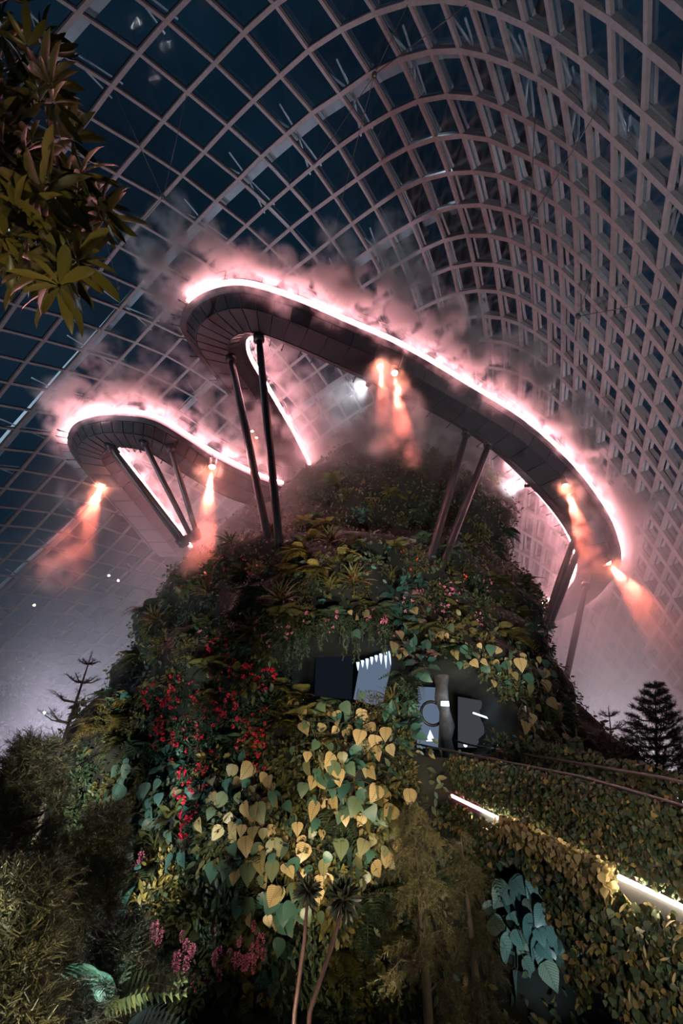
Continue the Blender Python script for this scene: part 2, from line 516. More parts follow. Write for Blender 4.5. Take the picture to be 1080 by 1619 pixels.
# window frames lining each bay, dark, and the panes
M['frame'] = mat_plain('dark_window_frame', (0.010, 0.018, 0.026), 0.4, 0.2)
gm = bpy.data.materials.new('window_glass'); gm.use_nodes = True
gnt = gm.node_tree; gnt.nodes.remove(gnt.nodes['Principled BSDF'])
gt_ = gnt.nodes.new('ShaderNodeBsdfTransparent'); gt_.inputs['Color'].default_value = (0.8, 0.88, 0.92, 1)
gg = gnt.nodes.new('ShaderNodeBsdfGlossy'); gg.inputs['Roughness'].default_value = 0.06; gg.inputs['Color'].default_value = (0.9, 0.95, 1, 1)
gf = gnt.nodes.new('ShaderNodeFresnel'); gf.inputs['IOR'].default_value = 1.5
gmul = gnt.nodes.new('ShaderNodeMath'); gmul.operation = 'MULTIPLY_ADD'; gmul.inputs[1].default_value = 1.1; gmul.inputs[2].default_value = 0.03
gx = gnt.nodes.new('ShaderNodeMixShader')
gnt.links.new(gf.outputs[0], gmul.inputs[0]); gnt.links.new(gmul.outputs[0], gx.inputs['Fac'])
gnt.links.new(gt_.outputs[0], gx.inputs[1]); gnt.links.new(gg.outputs[0], gx.inputs[2])
gnt.links.new(gx.outputs[0], gnt.nodes['Material Output'].inputs['Surface'])
M['glass'] = gm
for u in range(U0, U1):
    fb, gb = MB(), MB()
    for l in range(L0, L1):
        ks = [(u, l), (u + 1, l), (u + 1, l + 1), (u, l + 1)]
        if not all(k in G for k in ks): continue
        jit = np.random.default_rng(u * 97 + l + 100).normal(0, 0.03, 4)
        c0 = [G[k][0] + G[k][1] * 0.40 - OFFC for k in ks]
        ctr = sum(c0) / 4
        gb.add([G[k][0] + G[k][1] * (0.5 + jit[i]) - OFFC for i, k in enumerate(ks)], [(0, 1, 2, 3)])
        inn = [p + (ctr - p) * 0.13 for p in c0]
        fb.add(c0 + inn, [(0, 1, 5, 4), (1, 2, 6, 5), (2, 3, 7, 6), (3, 0, 4, 7)])
    if gb.n:
        fr = fb.build('window_frame', M['frame'], ceiling, smooth=False)
        gb.build('glazing', M['glass'], ceiling, smooth=False)

# the big outer arches beyond the glass and the V struts that tie the grid to them
for u in (1, 5, 9, 13, 17):
    nodes = [(G[(u, l)][0] + G[(u, l)][1] * 1.7, G[(u, l)][1]) for l in range(L0, L1 + 1) if (u, l) in G]
    nodes2 = []
    for l in np.arange(L0, L1 + 0.01, 1):
        if (u, int(l)) not in G: continue
        p, n = dome_pt(u + 0.22, l, 1.5)
        nodes2.append((p, n))
    if len(nodes2) > 2:
        member('outer_arch', nodes2, 0.95, 0.95, M['arch'], 0, ceiling)
    sm = MB()
    for l in range(L0, L1 + 1, 2):
        if (u, l) not in G: continue
        a, _ = dome_pt(u + 0.22, l, 1.6)
        for du, dl in ((-0.75, -0.35), (-0.75, 0.1), (0.95, 0.35), (0.95, -0.1)):
            b, _ = dome_pt(u + 0.2 + du, l + dl, 0.75)
            sm.tube([a - OFFC, b - OFFC], 0.09, 6)
    if sm.n:
        sm.build('strut', M['strut'], ceiling)

# tie cables hanging inside the roof, meeting at small cast nodes
def cable(pts):
    mb = MB()
    for a, b in zip(pts[:-1], pts[1:]):
        mb.tube([np.array(a) - OFFC, np.array(b) - OFFC], 0.035, 5)
    mb.build('tie_cable', M['cable'], ceiling)

def hub(px, py, k, arms):
    c = ray(px, py)
    s = dome_hit(px, py); P = DC + DR * s; E = np.array([0, 0, EYE])
    c = E + (P - E) * k
    mb = MB(); mb.sphere(c - OFFC, 0.22, 8, 6, sq=(1, 1, 1.5)); mb.build('cable_node', M['cable'], ceiling)
    for u, l in arms:
        cable([c, dome_pt(u, l, 0.1)[0]])
    return c
hub(258, 312, 0.94, [(2, 4), (3, 3), (4, 7), (4, 6)])
hub(592, 118, 0.93, [(4, -3), (8, 3), (4, -5), (6, 2)])
hub(838, 350, 0.92, [(4, -10), (12, -5), (5, -7), (9, -6)])
hub(914, 500, 0.94, [(8, -12), (12, -8), (9, -9)])
hub(187, 455, 0.93, [(3, 7), (4, 9), (5, 10)])
hub(124, 511, 0.93, [(3, 9), (5, 11), (4, 11)])
for px, py, zz in ((187, 620, 0), (129, 660, 0)):
    pass

# floor of the glasshouse
fm = MB(); fm.add([(-60, -12, 0), (40, -12, 0), (40, 105, 0), (-60, 105, 0)], [(0, 1, 2, 3)])
tag(fm.build('floor', M['soil'], None, smooth=False), kind='structure')

# ------------------------------------------------------------------ the planted mountain (one concrete-and-soil cone with two caves)
PROF = np.array([  # z above eye, centre x, centre y, radius x, radius y
 (-7, 0, 31, 18.5, 16.8), (0, -.5, 31, 15.8, 15.3), (3, -.3, 31, 13.9, 14.4), (6, 0, 31, 12.7, 13.4), (8.5, .2, 30.7, 11.7, 12.2),
 (10, .4, 30.7, 11.0, 11.2), (11.2, .8, 31, 10.5, 9.8), (12.5, 1.2, 31.4, 10.0, 8.6), (15, 1.8, 31.8, 10.4, 8.1), (18, 3, 32, 9.8, 7.3), (21, 4, 32.5, 8.5, 6.3),
 (25, 5.2, 33, 6.5, 5.2), (28, 6, 33, 4.3, 3.8), (30, 6, 33, 2.0, 2.0), (31, 6, 33, .05, .05)], float)
# caves: x, zrel, half width, half height, depth
CAVES = [(.1, 3.45, 2.0, 1.45, 4.6), (3.75, 2.2, 1.75, 1.45, 5.0), (1.1, 8.6, .9, .45, 2.0)]


def prof(z):
    return [np.interp(z, PROF[:, 0], PROF[:, k]) for k in (1, 2, 3, 4)]


def surf(th, z):
    """point of the mountain's face; th = 0 faces the entrance, z above the eye"""
    cx, cyy, rx, ry = prof(z)
    wob = 1 + 0.05 * math.sin(3 * th + z * .35) + .035 * math.sin(7 * th - z * .8 + 1.3) + .02 * math.sin(13 * th + z * 1.9)
    x = cx + rx * wob * math.sin(th)
    y = cyy - ry * wob * math.cos(th)
    return np.array([x, y, EYE + z])


def surf_n(th, z):
    e = 0.03
    a = surf(th + e, z) - surf(th - e, z)
    b = surf(th, z + .3) - surf(th, z - .3)
    n = np.cross(a, b)
    return n / np.linalg.norm(n)


def in_cave(p, grow=1.0):
    for x, zr, hw, hh, dp in CAVES:
        if p[1] < 26 and ((p[0] - x) / (hw * grow)) ** 2 + ((p[2] - EYE - zr) / (hh * grow)) ** 2 < 1:
            return True
    return False


def inside(p):
    z = p[2] - EYE
    if z > 30.9 or z < -7: return False
    cx, cyy, rx, ry = prof(z)
    th = math.atan2((p[0] - cx) / rx, -(p[1] - cyy) / ry)
    s = surf(th, z)
    return math.hypot((p[0] - cx) / rx, (p[1] - cyy) / ry) < math.hypot((s[0] - cx) / rx, (s[1] - cyy) / ry)


def hit(px, py):
    """where the line of sight through a place of the survey photo meets the mountain: (point, normal) or None"""
    d = ray(px, py); E = np.array([0, 0, EYE])
    t = 6.0
    while t < 50:
        p = E + d * t
        if inside(p):
            lo, hi = t - .3, t
            for _ in range(8):
                m = (lo + hi) / 2
                if inside(E + d * m): hi = m
                else: lo = m
            p = E + d * hi
            z = p[2] - EYE
            cx, cyy, rx, ry = prof(z)
            th = math.atan2((p[0] - cx) / rx, -(p[1] - cyy) / ry)
            return p, surf_n(th, z)
        t += .3
    return None


def mountain_mesh():
    NT, NZ = 260, 190
    zs = np.linspace(-7, 31, NZ)
    vs = []
    for z in zs:
        for k in range(NT):
            th = -math.pi + math.tau * k / NT
            p = surf(th, z)
            dn = mnoise.fractal(Vector(p) * .45, .9, 2.0, 4) * .35
            n = np.array([math.sin(th), -math.cos(th), 0])
            p = p + n * dn
            if abs(th) < 1.2:
                for x, zr, hw, hh, dp in CAVES:
                    q = ((p[0] - x) / hw) ** 4 + ((z - zr) / hh) ** 4
                    if q < 1.0: p[1] += dp * min(1, (1 - q) * 4)
            vs.append(p)
    fs = []
    for i in range(NZ - 1):
        for k in range(NT):
            k2 = (k + 1) % NT
            fs.append((i * NT + k, i * NT + k2, (i + 1) * NT + k2, (i + 1) * NT + k))
    mb = MB(); mb.add(vs, fs)
    return mb


mount = mountain_mesh().build('planted_mountain', M['rock'])
tag(mount, 'tall cone-shaped planted mountain of dark soil with two caves, carrying the glowing walkways', 'mountain')

# ------------------------------------------------------------------ the two sky walkways
def walkway(name, label, outer, inner, thick, strips, step=0.5):
    """outer/inner: matching edge polylines (x, y, zrel)"""
    O = catmull(outer, 8); I = catmull(inner, 8)
    O[:, 2] += EYE; I[:, 2] += EYE
    root = empty(name, (0, 0, 0), label, 'walkway', 'sky walkways round the mountain')
    mb = MB(); rings = []
    for o, i in zip(O, I):
        a = (i - o)
        up = np.array([0, 0, 1.0])
        pr = [(0, 0), (0.0, -.30), (.10, -.42), (.26, -thick), (.74, -thick), (.90, -.42), (1, -.30), (1, 0), (.93, 0), (.93, -.15), (.07, -.15), (.07, 0)]
        rings.append([o + a * f + up * h for f, h in pr])
    mb.loft(rings, cap=True)
    body = mb.build('deck_girder', M['deckside'], root, smooth=False)
    # seams of the soffit panels
    sm = MB()
    for k in range(2, len(O) - 2, 3):
        a = I[k] - O[k]
        for f0, h0, f1, h1 in ((.10, -.42, .26, -thick), (.26, -thick, .74, -thick), (.74, -thick, .90, -.42)):
            p = O[k] + a * f0 + np.array([0, 0, h0 - .012]); q = O[k] + a * f1 + np.array([0, 0, h1 - .012])
            sm.tube([p, q], .028, 4)
    for f, h in ((.26, -thick - .01), (.74, -thick - .01), (.11, -.44), (.89, -.44)):
        sm.tube([o + (i - o) * f + np.array([0, 0, h]) for o, i in zip(O, I)], .035, 4)
    sm.build('soffit_seams', M['panel'], body)
    for edge, s0, s1 in strips:
        E_ = O if edge == 'o' else I
        n = len(E_)
        out = (O - I); out /= np.linalg.norm(out, axis=1)[:, None]
        if edge == 'i': out = -out
        pts = (E_ + out * .06 + np.array([0, 0, -.03]))[int(s0 * (n - 1)):int(s1 * (n - 1)) + 1]
        lm = MB(); lm.tube(pts, .06, 6)
        lm.build('led_strip', M['led'], body)
    for E_, sgn in ((O, 1), (I, -1)):
        out = (O - I); out /= np.linalg.norm(out, axis=1)[:, None]
        rp = E_ - out * .1 * sgn
        rm = MB(); rm.tube(rp + np.array([0, 0, 1.15]), .03, 5); rm.tube(rp + np.array([0, 0, .75]), .012, 4); rm.tube(rp + np.array([0, 0, .4]), .012, 4)
        rl = rm.build('handrail', M['rail'], root)
        for p in resample(rp, 1.8):
            pm = MB(); pm.tube([p, p + np.array([0, 0, 1.15])], .022, 5); pm.build('railing_post', M['rail'], root)
    return root, O, I


O1 = [(-5.6,31,20.6),(-5.8,27.5,20.6),(-6.3,24,20.7),(-7.0,20.9,20.8),(-8.2,17.7,20.9),(-8.35,16.1,21),(-7.1,14.7,21),(-5.0,14.1,21),(-2.6,14.8,21),(0,16,20.9),(3.46,17.5,20.5),(7.2,19.5,19.8),(10.9,21.4,18.8),(14.2,23.7,17.5),(17.2,26.6,16.3),(19.4,29.4,15.4),(21,32.5,14.6),(21.3,36,14),(20,40,13.4),(17,43,13)]
I1 = [(-2.0,31,20.6),(-2.6,27.5,20.6),(-3.5,24,20.7),(-4.5,20.7,20.8),(-5.15,18.6,20.9),(-5.2,17.6,21),(-4.9,17.1,21),(-4.5,17.05,21),(-3.6,17.35,21),(-1.2,18.6,20.9),(2.2,20.3,20.5),(5.9,22,19.8),(9.3,23.8,18.8),(12.2,25.9,17.5),(14.9,28.4,16.3),(16.8,30.8,15.4),(18.1,33.4,14.6),(18.4,36,14),(17.4,38.4,13.4),(15.3,40.7,13)]
O2 = [(-13.9,31,15),(-14.0,27,15.1),(-14.2,22.5,15.2),(-14.1,19.4,15.3),(-13.1,17.7,15.3),(-11.7,17.0,15.3),(-10.2,16.9,15.3),(-8.9,17.3,15.3),(-7.7,18.6,15.2),(-6.66,19.9,15.1),(-4.9,21.5,15),(-3.4,22.6,15)]
I2 = [(-11.0,31,15),(-11.25,27,15.1),(-11.6,22.5,15.2),(-11.85,20.2,15.3),(-11.6,19.5,15.3),(-11.1,19.2,15.3),(-10.4,19.3,15.3),(-9.9,19.7,15.3),(-9.2,20.6,15.2),(-8.3,21.8,15.1),(-6.9,23.4,15),(-5.4,24.4,15)]
W1, W1O, W1I = walkway('sky_walkway', 'long upper walkway edged with pink light, hairpin at its left end and sweeping right', O1, I1, .95,
                       [('o', .30, 1.0), ('i', .0, .40), ('i', .66, 1.0)])
W2, W2O, W2I = walkway('sky_walkway', 'short lower walkway edged with pink light, looping out at the left of the mountain', O2, I2, .85,
                       [('o', .28, 1.0), ('i', .0, .40)])


# mist nozzles along the outer edges
def nozzles(root, O, I, fr, n):
    O = np.asarray(O)
    L = resample(O, .25); 
    for f in np.linspace(fr[0], fr[1], n):
        k = int(f * (len(O) - 1))
        o = O[k]; d = O[k] - I[k]; d[2] = 0; d /= np.linalg.norm(d)
        mb = MB(); p = o + np.array([0, 0, -.25])
        mb.tube([p, p + d * .38 + np.array([0, 0, -.06])], [.035, .03], 6)
        mb.tube([p + d * .36 + np.array([0, 0, -.06]), p + d * .5 + np.array([0, 0, -.05])], [.055, .03], 6)
        mb.build('mist_nozzle', M['rail'], root)
nozzles(W1, W1O, W1I, (.10, .30), 9)
nozzles(W1, W1I, W1O, (.42, .86), 26)
nozzles(W2, W2O, W2I, (.10, .34), 11)
nozzles(W2, W2I, W2O, (.44, .85), 9)


# pale terrace slab showing on the ledge behind the tall columns
mb = MB(); mb.loft([[np.array(at(x, y, Y)) + np.array(o) for o in ((0, 0, 0), (0, 0, -.28), (0, 2.0, -.28), (0, 2.0, 0))] for x, y, Y in ((536, 838, 21.0), (575, 841, 20.6), (615, 845, 20.5), (658, 853, 20.8))], cap=True)
tag(mb.build('terrace_slab', M['concrete'], None, False), 'thin pale concrete terrace slab on the ledge right of the tall column pair', 'slab')

# ------------------------------------------------------------------ raking columns
def column(label, top_px, ztop, bot_px, group, r=.17, foot=None, sink=.5):
    a = at_z(top_px[0], top_px[1], ztop)
    if foot is not None:
        b = at(bot_px[0], bot_px[1], foot)
    else:
        h = hit(*bot_px)
        b = Vector(h[0] - h[1] * sink) if h else at(bot_px[0], bot_px[1], 26)
    d = (a - b).normalized()
    root = empty('raking_column', b, label, 'column', group)
    mb = MB(); mb.tube([Vector((0, 0, 0)) - d * .3, (a - b) * .1, (a - b) * .5, (a - b) * .93, (a - b) + d * .1], [r, r, r * 1.08, r * .95, r * .8], 12)
    mb.build('shaft', M['column'], root)
    mb = MB(); mb.tube([(a - b) - d * .25, (a - b) + d * .12], r * 1.5, 12); mb.build('head_plate', M['column'], root)
    mb = MB(); mb.tube([-d * .2, d * .25], r * 1.6, 12); mb.build('base_collar', M['column'], root)
    return a, b

GC = 'raking columns under the sky walkways'
column('left one of the tall pair of dark columns under the upper hairpin', (365, 566), 20.0, (425, 862), GC, .19)
column('right one of the tall pair of dark columns under the upper hairpin', (409, 533), 20.0, (438, 872), GC, .19)
column('left one of the dark column pair under the middle of the long walkway', (738, 684), 18.6, (684, 908), GC, .19)
column('right one of the dark column pair under the middle of the long walkway', (773, 702), 18.2, (701, 914), GC, .19)
column('left one of the dark column pair under the right bend of the long walkway', (910, 846), 14.3, (856, 1002), GC, .2, foot=27.5)
column('right one of the dark column pair under the right bend of the long walkway', (920, 856), 14.1, (868, 990), GC, .2, foot=28.2)
column('dim lone column in the mist at the far right end of the long walkway', (926, 925), 12.9, (892, 1088), GC, .2, foot=31.5)
column('leftmost of the four thin columns under the small left walkway', (172, 702), 14.5, (286, 858), GC, .13, foot=22.6)
column('second from left of the four thin columns under the small left walkway', (181, 712), 14.5, (292, 855), GC, .13, foot=22.4)
column('third from left of the four thin columns under the small left walkway', (226, 697), 14.5, (303, 850), GC, .13, foot=22.0)
column('rightmost of the four thin columns under the small left walkway', (269, 706), 14.4, (311, 844), GC, .13, foot=21.8)


# ------------------------------------------------------------------ spotlights clamped to the walkways
SPOTS = []
def spotlight(label, px, zr, color, energy, aim, mat, group, size=40, r=.2, soft=.08):
    p = at_z(px[0], px[1], zr) if not isinstance(px, Vector) else px
    d = (Vector(aim) - p).normalized()
    root = empty('spotlight', p, label, 'spotlight', group)
    mb = MB(); mb.tube([-d * .42, -d * .36, d * .02, d * .1], [r * .6, r, r, r * 1.12], 12); h = mb.build('housing', M['black'], root)
    mb = MB(); mb.sphere(d * .06, r * .85, 10, 6); mb.build('lens', mat, h)
    mb = MB()
    s = d.cross(Vector((0, 0, 1))).normalized() * (r * 1.3)
    SPOTS.append((p, d, energy > 20000))
    mb.tube([s - d * .2, s - d * .2 + Vector((0, 0, .3)), -s - d * .2 + Vector((0, 0, .3)), -s - d * .2], .02, 5); mb.build('bracket', M['black'], root)
    lamp('SPOT', 'spotlight_beam', p + d * .25, energy, color, aim, spot_size=R(size), spot_blend=.7, shadow_soft_size=soft)

GS = 'spotlights on the sky walkways'
RED = (1.0, .17, .11)
def below(px, zr, dy=0, dx=0, dz=-15):
    p = at_z(px[0], px[1], zr); return p + Vector((dx, dy, dz))
spotlight('left one of the twin orange-red spotlights under the long walkway', (601, 578), 19.3, RED, 34000, below((601, 578), 19.3, -2.5), M['lens_red'], GS, 16)
spotlight('right one of the twin orange-red spotlights under the long walkway', (624, 588), 19.2, RED, 34000, below((624, 588), 19.2, -2.5), M['lens_red'], GS, 16)
spotlight('large red spotlight under the right bend of the long walkway', (893, 765), 15.7, RED, 34000, below((893, 765), 15.7, 0, 1), M['lens_red'], GS, 22)
spotlight('red spotlight at the far right end of the long walkway', (961, 888), 13.6, RED, 34000, below((961, 888), 13.6, 0, 7), M['lens_red'], GS, 40)
spotlight('red spotlight where the small left walkway meets the mountain', (336, 735), 14.2, RED, 34000, below((336, 735), 14.2, 0, .6), M['lens_red'], GS, 20)
spotlight('red spotlight at the left side of the small left walkway', (162, 765), 14.2, RED, 24000, below((162, 765), 14.2, 0, -2), M['lens_red'], GS, 40)
spotlight('upper one of the small orange spotlights on the inner arm of the hairpin', (399, 680), 19.4, RED, 1200, below((399, 680), 19.4), M['lens_red'], GS, 40, .1)
spotlight('lower one of the small orange spotlights on the inner arm of the hairpin', (406, 690), 19.4, RED, 1200, below((406, 690), 19.4), M['lens_red'], GS, 40, .1)
WHT = (.85, .9, 1.0)
spotlight('white spotlight beside the twin red ones under the long walkway', (582, 608), 19.3, WHT, 4500, at(520, 640, 27), M['lens_white'], GS, 46, .12)
spotlight('white spotlight under the long walkway above the right column pair', (832, 768), 16.4, WHT, 4000, at(770, 770, 30), M['lens_white'], GS, 50, .1)
spotlight('small white spotlight beside the red one on the small left walkway', (316, 741), 14.3, WHT, 1500, at(300, 800, 28), M['lens_white'], GS, 50, .1)

# ------------------------------------------------------------------ mist sprayed from the walkways, and the haze round the peak
def vol_mat(name, col, dens, aniso=.3):
    m = bpy.data.materials.new(name); m.use_nodes = True
    nt = m.node_tree; nt.nodes.remove(nt.nodes['Principled BSDF'])
    v = nt.nodes.new('ShaderNodeVolumeScatter')
    v.inputs['Color'].default_value = tuple(col) + (1,)
    v.inputs['Anisotropy'].default_value = aniso
    a = nt.nodes.new('ShaderNodeAttribute'); a.attribute_name = 'density'
    mu = nt.nodes.new('ShaderNodeMath'); mu.operation = 'MULTIPLY'; mu.inputs[1].default_value = dens
    nt.links.new(a.outputs['Fac'], mu.inputs[0]); nt.links.new(mu.outputs[0], v.inputs['Density'])
    nt.links.new(v.outputs[0], nt.nodes['Material Output'].inputs['Volume'])
    return m


def volume_tree(name, lo, hi, voxel, mat, build):
    ng = bpy.data.node_groups.new(name, 'GeometryNodeTree')
    ng.interface.new_socket('Geometry', in_out='INPUT', socket_type='NodeSocketGeometry')
    ng.interface.new_socket('Geometry', in_out='OUTPUT', socket_type='NodeSocketGeometry')
    N, L = ng.nodes, ng.links
    gi = N.new('NodeGroupInput'); go = N.new('NodeGroupOutput')
    vc = N.new('GeometryNodeVolumeCube')
    vc.inputs['Min'].default_value = lo; vc.inputs['Max'].default_value = hi
    for k, ax in enumerate('XYZ'):
        vc.inputs['Resolution ' + ax].default_value = max(8, int((hi[k] - lo[k]) / voxel))
    L.new(build(ng, gi).outputs[0], vc.inputs['Density'])
    sm = N.new('GeometryNodeSetMaterial'); sm.inputs['Material'].default_value = mat
    L.new(vc.outputs[0], sm.inputs['Geometry']); L.new(sm.outputs[0], go.inputs[0])
    return ng


def math_n(ng, op, a=None, b=None, c=None):
    n = ng.nodes.new('ShaderNodeMath'); n.operation = op
    for i, v in enumerate((a, b, c)):
        if v is None: continue
        if isinstance(v, (int, float)): n.inputs[i].default_value = v
        else: ng.links.new(v, n.inputs[i])
    return n


def plume_density(ng, gi):
    """soft balls round the plume points, broken up by noise"""
    N, L = ng.nodes, ng.links
    pos = N.new('GeometryNodeInputPosition')
    nz = N.new('ShaderNodeTexNoise'); nz.inputs['Scale'].default_value = .55; nz.inputs['Detail'].default_value = 3
    L.new(pos.outputs[0], nz.inputs['Vector'])
    sub = N.new('ShaderNodeVectorMath'); sub.operation = 'SUBTRACT'; sub.inputs[1].default_value = (.5, .5, .5)
    L.new(nz.outputs['Color'], sub.inputs[0])
    ma = N.new('ShaderNodeVectorMath'); ma.operation = 'MULTIPLY_ADD'; ma.inputs[1].default_value = (2.0, 2.0, 2.0)
    L.new(sub.outputs[0], ma.inputs[0]); L.new(pos.outputs[0], ma.inputs[2])
    sn = N.new('GeometryNodeSampleNearest'); sn.domain = 'POINT'
    L.new(gi.outputs[0], sn.inputs['Geometry']); L.new(ma.outputs[0], sn.inputs['Sample Position'])
    def samp(attr, typ):
        na = N.new('GeometryNodeInputNamedAttribute'); na.data_type = typ; na.inputs['Name'].default_value = attr
        si = N.new('GeometryNodeSampleIndex'); si.data_type = typ; si.domain = 'POINT'
        L.new(gi.outputs[0], si.inputs['Geometry'])
        L.new([o for o in na.outputs if o.enabled and o.name == 'Attribute'][0], si.inputs['Value']); L.new(sn.outputs[0], si.inputs['Index'])
        return si.outputs[0]
    sp = N.new('GeometryNodeSampleIndex'); sp.data_type = 'FLOAT_VECTOR'; sp.domain = 'POINT'
    p2 = N.new('GeometryNodeInputPosition')
    L.new(gi.outputs[0], sp.inputs['Geometry']); L.new(p2.outputs[0], sp.inputs['Value']); L.new(sn.outputs[0], sp.inputs['Index'])
    ds = N.new('ShaderNodeVectorMath'); ds.operation = 'DISTANCE'
    L.new(ma.outputs[0], ds.inputs[0]); L.new(sp.outputs[0], ds.inputs[1])
    q = math_n(ng, 'DIVIDE', ds.outputs['Value'], samp('rad', 'FLOAT'))
    f = math_n(ng, 'SUBTRACT', 1.0, q.outputs[0]); f = math_n(ng, 'MAXIMUM', f.outputs[0], 0.0)
    n2 = N.new('ShaderNodeTexNoise'); n2.inputs['Scale'].default_value = .95; n2.inputs['Detail'].default_value = 5; n2.inputs['Roughness'].default_value = .66; n2.inputs['Distortion'].default_value = .6
    L.new(pos.outputs[0], n2.inputs['Vector'])
    mr = N.new('ShaderNodeMapRange'); mr.inputs['From Min'].default_value = .47; mr.inputs['From Max'].default_value = .62
    mr.inputs['To Min'].default_value = .02; mr.inputs['To Max'].default_value = 1.9
    L.new(n2.outputs['Fac'], mr.inputs['Value'])
    a = math_n(ng, 'MULTIPLY', f.outputs[0], mr.outputs[0])
    return math_n(ng, 'MULTIPLY', a.outputs[0], samp('dens', 'FLOAT'))


def mist(name, label, pts, rad, den, voxel, mat, group):
    me = bpy.data.meshes.new(name)
    me.from_pydata([tuple(p) for p in pts], [], [])
    a = me.attributes.new('rad', 'FLOAT', 'POINT'); a.data.foreach_set('value', np.array(rad, dtype=np.float32))
    a = me.attributes.new('dens', 'FLOAT', 'POINT'); a.data.foreach_set('value', np.array(den, dtype=np.float32))
    o = link(name, me)
    P = np.array(pts); r = max(rad)
    lo = tuple(P.min(0) - r - .3); hi = tuple(P.max(0) + r + .3)
    md = o.modifiers.new('mist', 'NODES')
    md.node_group = volume_tree(name, lo, hi, voxel, mat, plume_density)
    me.materials.append(mat)
    return tag(o, label, 'mist', group, 'stuff')


mist_mat = vol_mat('mist_volume', (.9, .87, .9), 1.0, .1)
vr = np.random.default_rng(11)


def plumes(O, I, fr, step, length, up, outw, d0, r0=(.3, .85)):
    pts, rad, den = [], [], []
    O = np.asarray(O); I = np.asarray(I); n = len(O)
    seg = np.linalg.norm(np.diff(O, axis=0), axis=1)
    s = np.concatenate([[0], np.cumsum(seg)])
    x = s[int(fr[0] * (n - 1))]
    end = s[int(fr[1] * (n - 1))]
    while x < end:
        o = np.array([np.interp(x, s, O[:, k]) for k in range(3)])
        ii = np.array([np.interp(x, s, I[:, k]) for k in range(3)])
        d = o - ii; d[2] = 0; d /= np.linalg.norm(d)
        big = vr.random() < .3
        ln = length * (vr.uniform(1.0, 1.7) if big else vr.uniform(.3, .7))
        v = d * outw * vr.uniform(.5, 1.3) + np.array([vr.normal(0, .22), vr.normal(0, .22), up * vr.uniform(.6, 1.3)])
        v /= np.linalg.norm(v)
        m = max(3, int(ln / .35))
        for k in range(m):
            f = (k + .5) / m
            p = o + v * ln * f + np.array([0, 0, .1]) + vr.normal(0, .16 * f + .03, 3)
            pts.append(p); rad.append((r0[0] + (r0[1] - r0[0]) * f) * vr.uniform(.8, 1.2)); den.append(d0 * 1.4 * min(1, .35 + 1.6 * f) * (1 - .68 * f) * vr.uniform(.6, 1.3))
        x += step * vr.uniform(.6, 1.4)
    return pts, rad, den

def merge(*a):
    return [sum((list(x[k]) for x in a), []) for k in range(3)]

A = plumes(W1O, W1I, (.26, .98), .5, 2.9, 1.0, .75, 5.0, (.4, 1.1))
A = merge(A, plumes(W1O, W1I, (.24, .46), .7, 2.6, 1.0, .9, 4.5, (.4, 1.1)))
B = plumes(W1O, W1I, (.30, .98), .8, 1.2, -.6, .35, .9, (.45, .95))
mist('spray_mist', 'pink-lit wisps of mist blowing off the outer edge of the long upper walkway', *merge(A, B), .15, mist_mat, None)
A = plumes(W2O, W2I, (.2, .98), .5, 2.2, 1.0, .75, 4.2, (.35, .95))
B = plumes(W2O, W2I, (.2, .6), .8, 1.6, -.4, .7, .9, (.4, .9))
mist('spray_mist', 'pink-lit wisps of mist blowing off the small left walkway', *merge(A, B), .15, mist_mat, None)
A = plumes(W1I, W1O, (.03, .34), .8, 2.8, .25, 1.0, 1.2, (.45, 1.4))
B = plumes(W1O, W1I, (.08, .26), .8, 2.8, .1, 1.0, 1.2, (.4, 1.2))
mist('spray_mist', 'wisps of mist streaming from both sides of the inner arm of the hairpin', *merge(A, B), .25, mist_mat, None)
A = plumes(W1I, W1O, (.45, .97), .8, 3.0, -.12, 1.0, 1.1, (.4, 1.35))
mist('spray_mist', 'wisps of mist streaming inwards below the long walkway', *A, .25, mist_mat, None)
A = plumes(W2I, W2O, (.02, .8), .7, 2.6, .1, 1.0, 1.3, (.45, 1.3))
mist('spray_mist', 'wisps of mist inside the loop of the small left walkway', *A, .25, mist_mat, None)

# mist drifting through the beams of the red lamps
pts, rad, den = [], [], []
for p, d, red in SPOTS:
    for k in range(16 if red else 8):
        f = k / 15
        pts.append(np.array(p + d * (f * 5.5)) + vr.normal(0, .15, 3)); rad.append(.7 + .5 * f); den.append((2.0 if red else .5) * (1 - .5 * f))
mist('spray_mist', 'patches of mist catching the beams of the spotlights under both walkways', pts, rad, den, .22, mist_mat, None)

HAZE = [  # centre x, y, zrel, radii, density
 (4, 29, 19.5, 13, 10, 7, .13), (-9, 24, 12, 9, 8, 6, .08), (-18, 33, 4, 15, 14, 12, .05), (18, 32, 10, 9, 12, 11, .10), (22, 38, 2, 13, 16, 12, .07), (-4, 30, 18, 9, 8, 6, .14), (2, 58, 8, 34, 16, 16, .02)]


